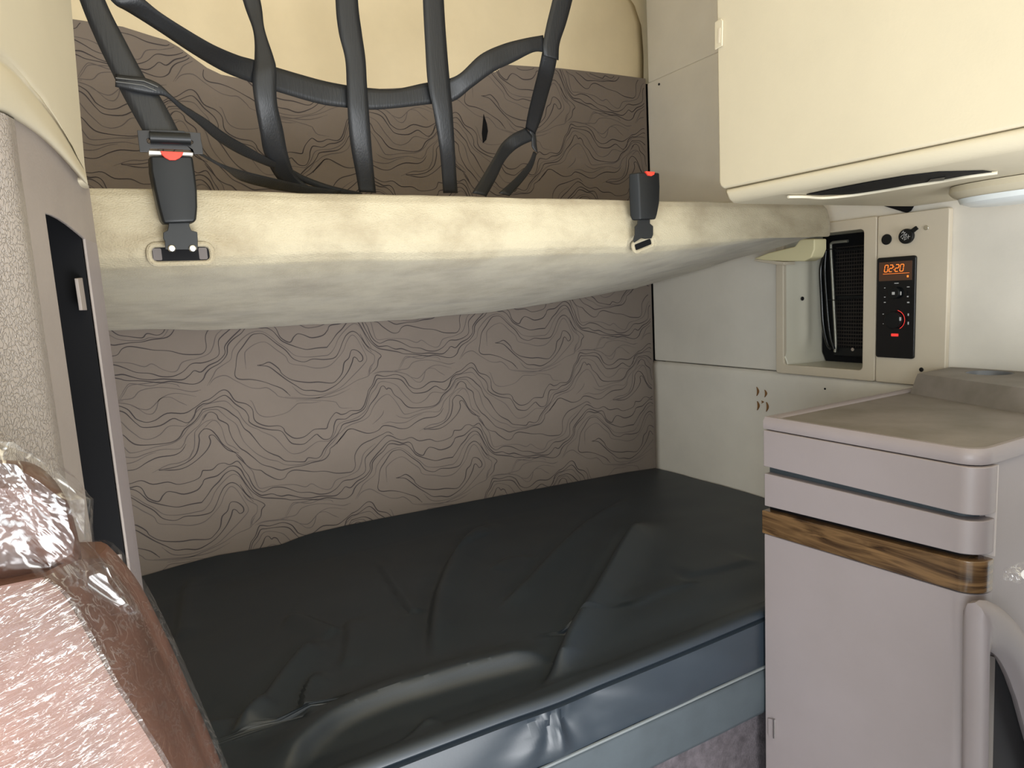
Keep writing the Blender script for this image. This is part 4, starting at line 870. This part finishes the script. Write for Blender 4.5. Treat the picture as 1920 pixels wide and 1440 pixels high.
# far strip (jamb) between the opening and the far edge
jy = cl(160, 700 if False else 448)
face_pts = [A0+Vector((0, 0, 0)), *[cl(*p) for p in [(167, 348), (140, 312), (112, 280), (90, 262)]], Vector((B0.x, B0.y, cl(78, 245).z)), Vector((B0.x, B0.y, 0)), Vector((TO[0].x, TO[0].y, 0))]+TO+[Vector((TO[-1].x, TO[-1].y, 0))]
prism('face_panel', face_pts, -NRM*.0035, TAUPE, ct, bevel=.001)
bw = Vector((-.38, .02, 0))
box('jamb_trim', (0, 0, 0), (.001, .001, .001), TAUPE, ct)
bpy.data.objects.remove(C.objects['jamb_trim'])
jt = MB(); P0 = TO[-1]; P1 = A0
jt.prism([Vector((P0.x, P0.y, 0))+NRM*.0, Vector((P1.x, P1.y, 0)), Vector((P1.x, P1.y, 0))+NRM*.0004, Vector((P0.x, P0.y, 0)).lerp(Vector((P1.x, P1.y, 0)), .6)+NRM*.0007, Vector((P0.x, P0.y, 0))+NRM*.0002], (0, 0, P0.z))
jt.build('jamb_trim', DRES, ct, smooth=False)
# dark interior
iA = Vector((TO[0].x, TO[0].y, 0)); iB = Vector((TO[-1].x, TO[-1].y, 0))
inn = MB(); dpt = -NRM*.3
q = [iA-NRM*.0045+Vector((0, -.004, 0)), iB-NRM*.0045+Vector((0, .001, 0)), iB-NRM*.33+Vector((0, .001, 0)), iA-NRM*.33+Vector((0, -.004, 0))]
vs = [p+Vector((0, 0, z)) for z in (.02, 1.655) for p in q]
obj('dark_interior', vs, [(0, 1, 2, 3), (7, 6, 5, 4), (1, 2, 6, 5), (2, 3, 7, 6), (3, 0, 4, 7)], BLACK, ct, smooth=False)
# outer shell
sh = [A0-NRM*.0045+U*.004, A0-NRM*.0045+Vector((-.40, -.004, 0)), Vector((-.45, .66, 0)), Vector((-.13, .66, 0)), B0-NRM*.0045]
vs = [p+Vector((0, 0, z)) for z in (0, 1.66) for p in sh]
obj('outer_shell', vs, [(0, 1, 6, 5), (1, 2, 7, 6), (5, 6, 7, 8, 9)], TAUPE, ct, smooth=False)
# padded leather corner
def pad(u, v):
    P_ = [(B0+(A0-B0)*.16)+NRM*.001, B0+(A0-B0)*.10+NRM*.006, B0+(A0-B0)*.03+NRM*.010, B0+NRM*.010+Vector((-.002, -.02, 0)), Vector((-.092, .665, 0)), Vector((-.110, .637, 0)), Vector((-.14, .625, 0)), Vector((-.2, .622, 0)), Vector((-.32, .624, 0)), Vector((-.45, .63, 0))]
    i = v*(len(P_)-1); k = min(int(i), len(P_)-2); f = i-k
    Q = P_[k].lerp(P_[k+1], f)
    return Vector((Q.x, Q.y, u*1.66))
PQ = catmull([(B0+(A0-B0)*t+NRM*o)[:2] for t, o in ((.17, .0005), (.15, .004), (.08, .009), (0, .011))]+[(-.096, .672), (-.112, .645), (-.145, .630), (-.2, .626), (-.32, .626), (-.45, .63)], 6)
topz_ = lambda x, y: 0
def pv(i, zt): q = PQ[i]; return Vector((q[0], q[1], zt))
nz_ = 40; vs = []; fs = []
def padtop(q):
    z = 1.62
    for _ in range(12):
        d = Vector((q[0], q[1], z))-CAM; px = 960+FPX*d.dot(RT)/d.dot(FW)
        py = float(np.interp(px, [-400, -90, 0, 60, 112], [180, 190, 205, 240, 286])); z = at(px, py, Y=q[1]).z
    return z
for i in range(len(PQ)):
    zt0 = padtop(PQ[i])
    for j in range(nz_):
        t = j/(nz_-1); z = .02+(zt0-.02)*t
        k_ = max(0, (z-(zt0-.03))/.03)
        vs.append(Vector((PQ[i][0], PQ[i][1]+.010*(1-math.sqrt(max(0, 1-k_*k_))), z)))
for i in range(len(PQ)-1):
    for j in range(nz_-1): fs.append((i*nz_+j, i*nz_+j+1, (i+1)*nz_+j+1, (i+1)*nz_+j))
obj('leather_corner_pad', vs, fs, LEATH, ct)
# metal strikers in the doorway
for (xa, ya, xb, yb) in ((139, 522, 160, 582), (219, 1040, 240, 1097)):
    A = [(xa, ya), (xa+9, ya-1), (xb-3, yb), (xb-12, yb)]
    s_ = prism('door_striker', [cl(*p, off=-.012) for p in A], NRM*.004, TAUPE, ct, bevel=.0008)
    b_ = MB(); c_ = cl(xa+16, (ya+yb)/2-2, off=-.02); b_.tube([c_+U*.012, c_-U*.03], .0025, 8); b_.build('striker_pin', CHROME, s_)
    prism('striker_bracket', [cl(*p, off=-.018) for p in [(xa+9, ya), (xa+20, ya+6), (xb+1, yb-2), (xb-4, yb)]], NRM*.003, BPLAS, s_, bevel=.0006)

# ---- cream moulded bin above the closet
ob = empty('overhead_bin', (-.3, .9, 1.9), 'cream moulded overhead bin with a soft curved lower lip above the closet', 'overhead bin')
def pxrow(pl, off, n=26):
    Q = catmull(pl, 8); idx = np.linspace(0, len(Q)-1, n); out = []
    for i in idx:
        q = Q[int(round(i))]; out.append(cl(q[0], q[1], off))
    return out
rowsP = [([(-120, -420), (20, -420), (100, -420)], .008), ([(-120, -200), (20, -200), (118, -200)], .008), ([(-120, 0), (30, 0), (133, 0)], .008),
         ([(-90, 60), (0, 90), (70, 160), (120, 230), (158, 300)], .008), ([(-90, 72), (0, 106), (60, 166), (112, 232), (159, 310)], .0045),
         ([(-90, 80), (0, 116), (55, 168), (110, 236), (160, 318)], .0035), ([(-90, 92), (0, 124), (55, 178), (108, 244), (161, 324)], .0075),
         ([(-90, 120), (0, 150), (55, 200), (110, 262), (163, 335)], .011), ([(-90, 170), (0, 192), (60, 226), (112, 278), (165, 346)], .010),
         ([(-90, 190), (0, 208), (60, 240), (112, 288), (166, 352)], .006), ([(-90, 196), (0, 213), (60, 246), (112, 292), (166, 354)], -.002)]
rows_ = [pxrow(pl, off) for pl, off in rowsP]
edgeX = lambda p: p
vs = []; nC = 26+3
sm = catmull([[c for p in r for c in p] for r in rows_], 4)
for r in sm:
    P_ = [Vector(r[3*i:3*i+3]) for i in range(26)]
    e = P_[-1]; P_ += [e+Vector((-.004, .004, 0)), e+Vector((-.02, .006, 0)), e+Vector((-.06, .006, 0))]
    vs += P_
fs = [(j*nC+i, j*nC+i+1, (j+1)*nC+i+1, (j+1)*nC+i) for j in range(len(sm)-1) for i in range(nC-1)]
obj('moulded_front', vs, fs, CREAM, ob)
box('bin_body', (-.9, .70, 1.96), (-.16, 1.11, 2.7), CREAM, ob, bevel=.01)

# ================================================================ wrapped seat
st = empty('passenger_seat', (-.2, .42, 0), 'pink brown leather seat wrapped in clear stretch film, cut off at the lower left', 'seat')
YS = .40
def sp(x, y, Y=YS): return at(x, y, Y=Y)
# silhouette of the back, front-face edge (near) and far edge (side)
near = [(60, 1085), (100, 1120), (150, 1208), (200, 1300), (250, 1382), (290, 1450), (340, 1540)]
far = [(185, 1045), (212, 1075), (250, 1130), (298, 1228), (342, 1330), (388, 1440), (425, 1540)]
midb = [(130, 1052), (165, 1092), (207, 1165), (256, 1262), (300, 1352), (345, 1445), (388, 1540)]
left_ = [(-300, 1000), (-300, 1060), (-300, 1160), (-300, 1270), (-300, 1360), (-300, 1440), (-300, 1540)]
cols = []
lf2 = [(-300+i*0, y+20) for i, (x, y) in enumerate(near)]
Nn = [sp(*p, Y=YS) for p in near]; Mm = [sp(*p, Y=YS+.03) for p in midb]; Ff = [sp(*p, Y=YS+.10) for p in far]
Cc = [sp((a[0]-60), a[1]+14, Y=YS-.012) for a in near]; Ll = [Vector((-.45, YS, c_.z)) for c_ in Cc]; L2_ = [Vector((-.25, YS-.015, c_.z)) for c_ in Cc]
Bk = [f+Vector((-.04, .05, 0)) for f in Ff]; B2 = [Vector((-.45, f.y+.05, f.z)) for f in Ff]
def seatgrid(off):
    sets = [Ll, L2_, Cc, Nn, Mm, Ff, Bk, B2]
    rws = []
    for i in range(len(near)):
        row = [s[i] for s in sets]; rws.append([c for p in catmull([tuple(p) for p in row], 6) for c in p])
    rws = catmull(rws, 6); nn = len(rws[0])//3; vs = []
    cen = Vector((-.22, YS+.07, 1.2))
    for r in rws:
        for i in range(nn):
            p = Vector(r[3*i:3*i+3]); d = (p-Vector((cen.x, cen.y, p.z))); d.x = max(d.x, 0)*.5
            if d.length > 0: p = p+d.normalized()*off
            vs.append(p)
    fs = [(j*nn+i, j*nn+i+1, (j+1)*nn+i+1, (j+1)*nn+i) for j in range(len(rws)-1) for i in range(nn-1)]
    return vs, fs, nn, len(rws)
vs, fs, nn, nr = seatgrid(0)
obj('backrest', vs+[], fs+[tuple(range(nn))], SEATL, st)
vs, fs, nn, nr = seatgrid(.004)
for k, p in enumerate(vs): vs[k] = p+Vector((0, -1, 0))*(.0035*abs(mnoise.noise(Vector((p.x*18, p.y*18, p.z*70)))))
nf = 3*6+1
obj('film_wrap', vs, fs, [FILM, FILMS], st, mi=[0 if (i % (nn-1)) < nf else 1 for i in range(len(fs))])
# headrest and loose film round it
hr = []
def blob(pl, Yf, Yb, m_, name, parent, wob=0, seed=0, smooth=True, k=4):
    Q = catmull(pl, k); n = len(Q); rings = []
    cx = sum(q[0] for q in Q)/n; cy = sum(q[1] for q in Q)/n
    for s, Y_ in ((.55, Yf-.012), (.82, Yf-.004), (.95, Yf+.008), (1, (Yf+Yb)/2), (.95, Yb-.008), (.8, Yb)):
        rg = []
        for q in Q:
            p = at(cx+(q[0]-cx)*s, cy+(q[1]-cy)*s, Y=Y_)
            p += Vector((mnoise.noise(p*28+Vector((seed, 0, 0))), mnoise.noise(p*28+Vector((0, seed, 0))), mnoise.noise(p*28+Vector((0, 0, seed)))))*wob
            rg.append(p)
        rings.append(rg)
    vs, fs = loft(rings); return obj(name, vs, fs, m_, parent, smooth=smooth)
blob([(-260, 880), (-60, 866), (20, 864), (70, 872), (110, 905), (138, 960), (148, 1010), (150, 1060), (120, 1110), (20, 1130), (-260, 1140)], .43, .50, SEATL, 'headrest', st, .002, 3)
blob([(-260, 790), (-40, 790), (8, 797), (50, 832), (105, 868), (140, 905), (180, 940), (178, 985), (180, 1025), (196, 1062), (190, 1110), (110, 1150), (-260, 1180)], .415, .52, FILM2, 'loose_film', st, .006, 11, smooth=False, k=1)
blob([(150, 1060), (185, 1052), (208, 1062), (214, 1085), (238, 1120), (262, 1160), (240, 1170), (190, 1130), (140, 1095)], .395, .47, FILM2, 'film_edge', st, .004, 5, smooth=False, k=1)
# seat cushion carrying the backrest, below the frame
prism('seat_cushion', [Vector((x, YS-.35, .45)) for x in (-.55,)]+[Vector((-.06, YS-.35, .45)), Vector((-.06, YS+.1, .45)), Vector((-.55, YS+.1, .45))], (0, 0, .14), SEATL, st, bevel=.03, seg=4)
box('seat_back_lower', (-.5, YS+.0, .5), (-.06, YS+.12, 1.02), SEATL, st, bevel=.03, seg=4)
box('pedestal', (-.45, YS-.25, 0), (-.15, YS+.05, .45), BPLAS, st, bevel=.01)

# ---- the other seat, just outside the right edge, and its
# ---- wrapped armrest tip entering at the right edge
ar = empty('wrapped_armrest', (.96, .38, 1.06), 'clear film wrapped armrest tip of the other seat, poking in at the right edge', 'seat')
box('seat_back', (.84, .10, .5), (1.38, .27, 1.30), SEATL, ar, bevel=.04, seg=4)
box('seat_base', (.84, -.35, .3), (1.38, .27, .5), SEATL, ar, bevel=.03, seg=4)
box('pedestal', (.92, -.25, 0), (1.3, .15, .3), BPLAS, ar, bevel=.01)
vs = []; 
ax = [at(1884, 1080, Y=.38), at(1892, 1078, Y=.38), at(1905, 1077, Y=.38), at(1925, 1078, Y=.38), at(1960, 1085, Y=.38), at(2050, 1100, Y=.38)]
rr = [.0015, .006, .0095, .014, .02, .025]
b_ = MB(); b_.tube(ax[3:], [.006, .014, .02], 14); b_.build('armrest_core', mat('pale_grey_vinyl', (.6, .58, .57), .5), ar)
b_ = MB(); b_.tube(catmull([tuple(p) for p in ax], 4), list(np.interp(np.linspace(0, 5, 21), range(6), rr)), 16)
b_.v = [v+Vector((mnoise.noise(v*160), mnoise.noise(v*160+Vector((9, 0, 0))), mnoise.noise(v*160+Vector((0, 9, 0)))))*.004 for v in b_.v]
b_.build('film_twist', FILM2, ar, smooth=False)
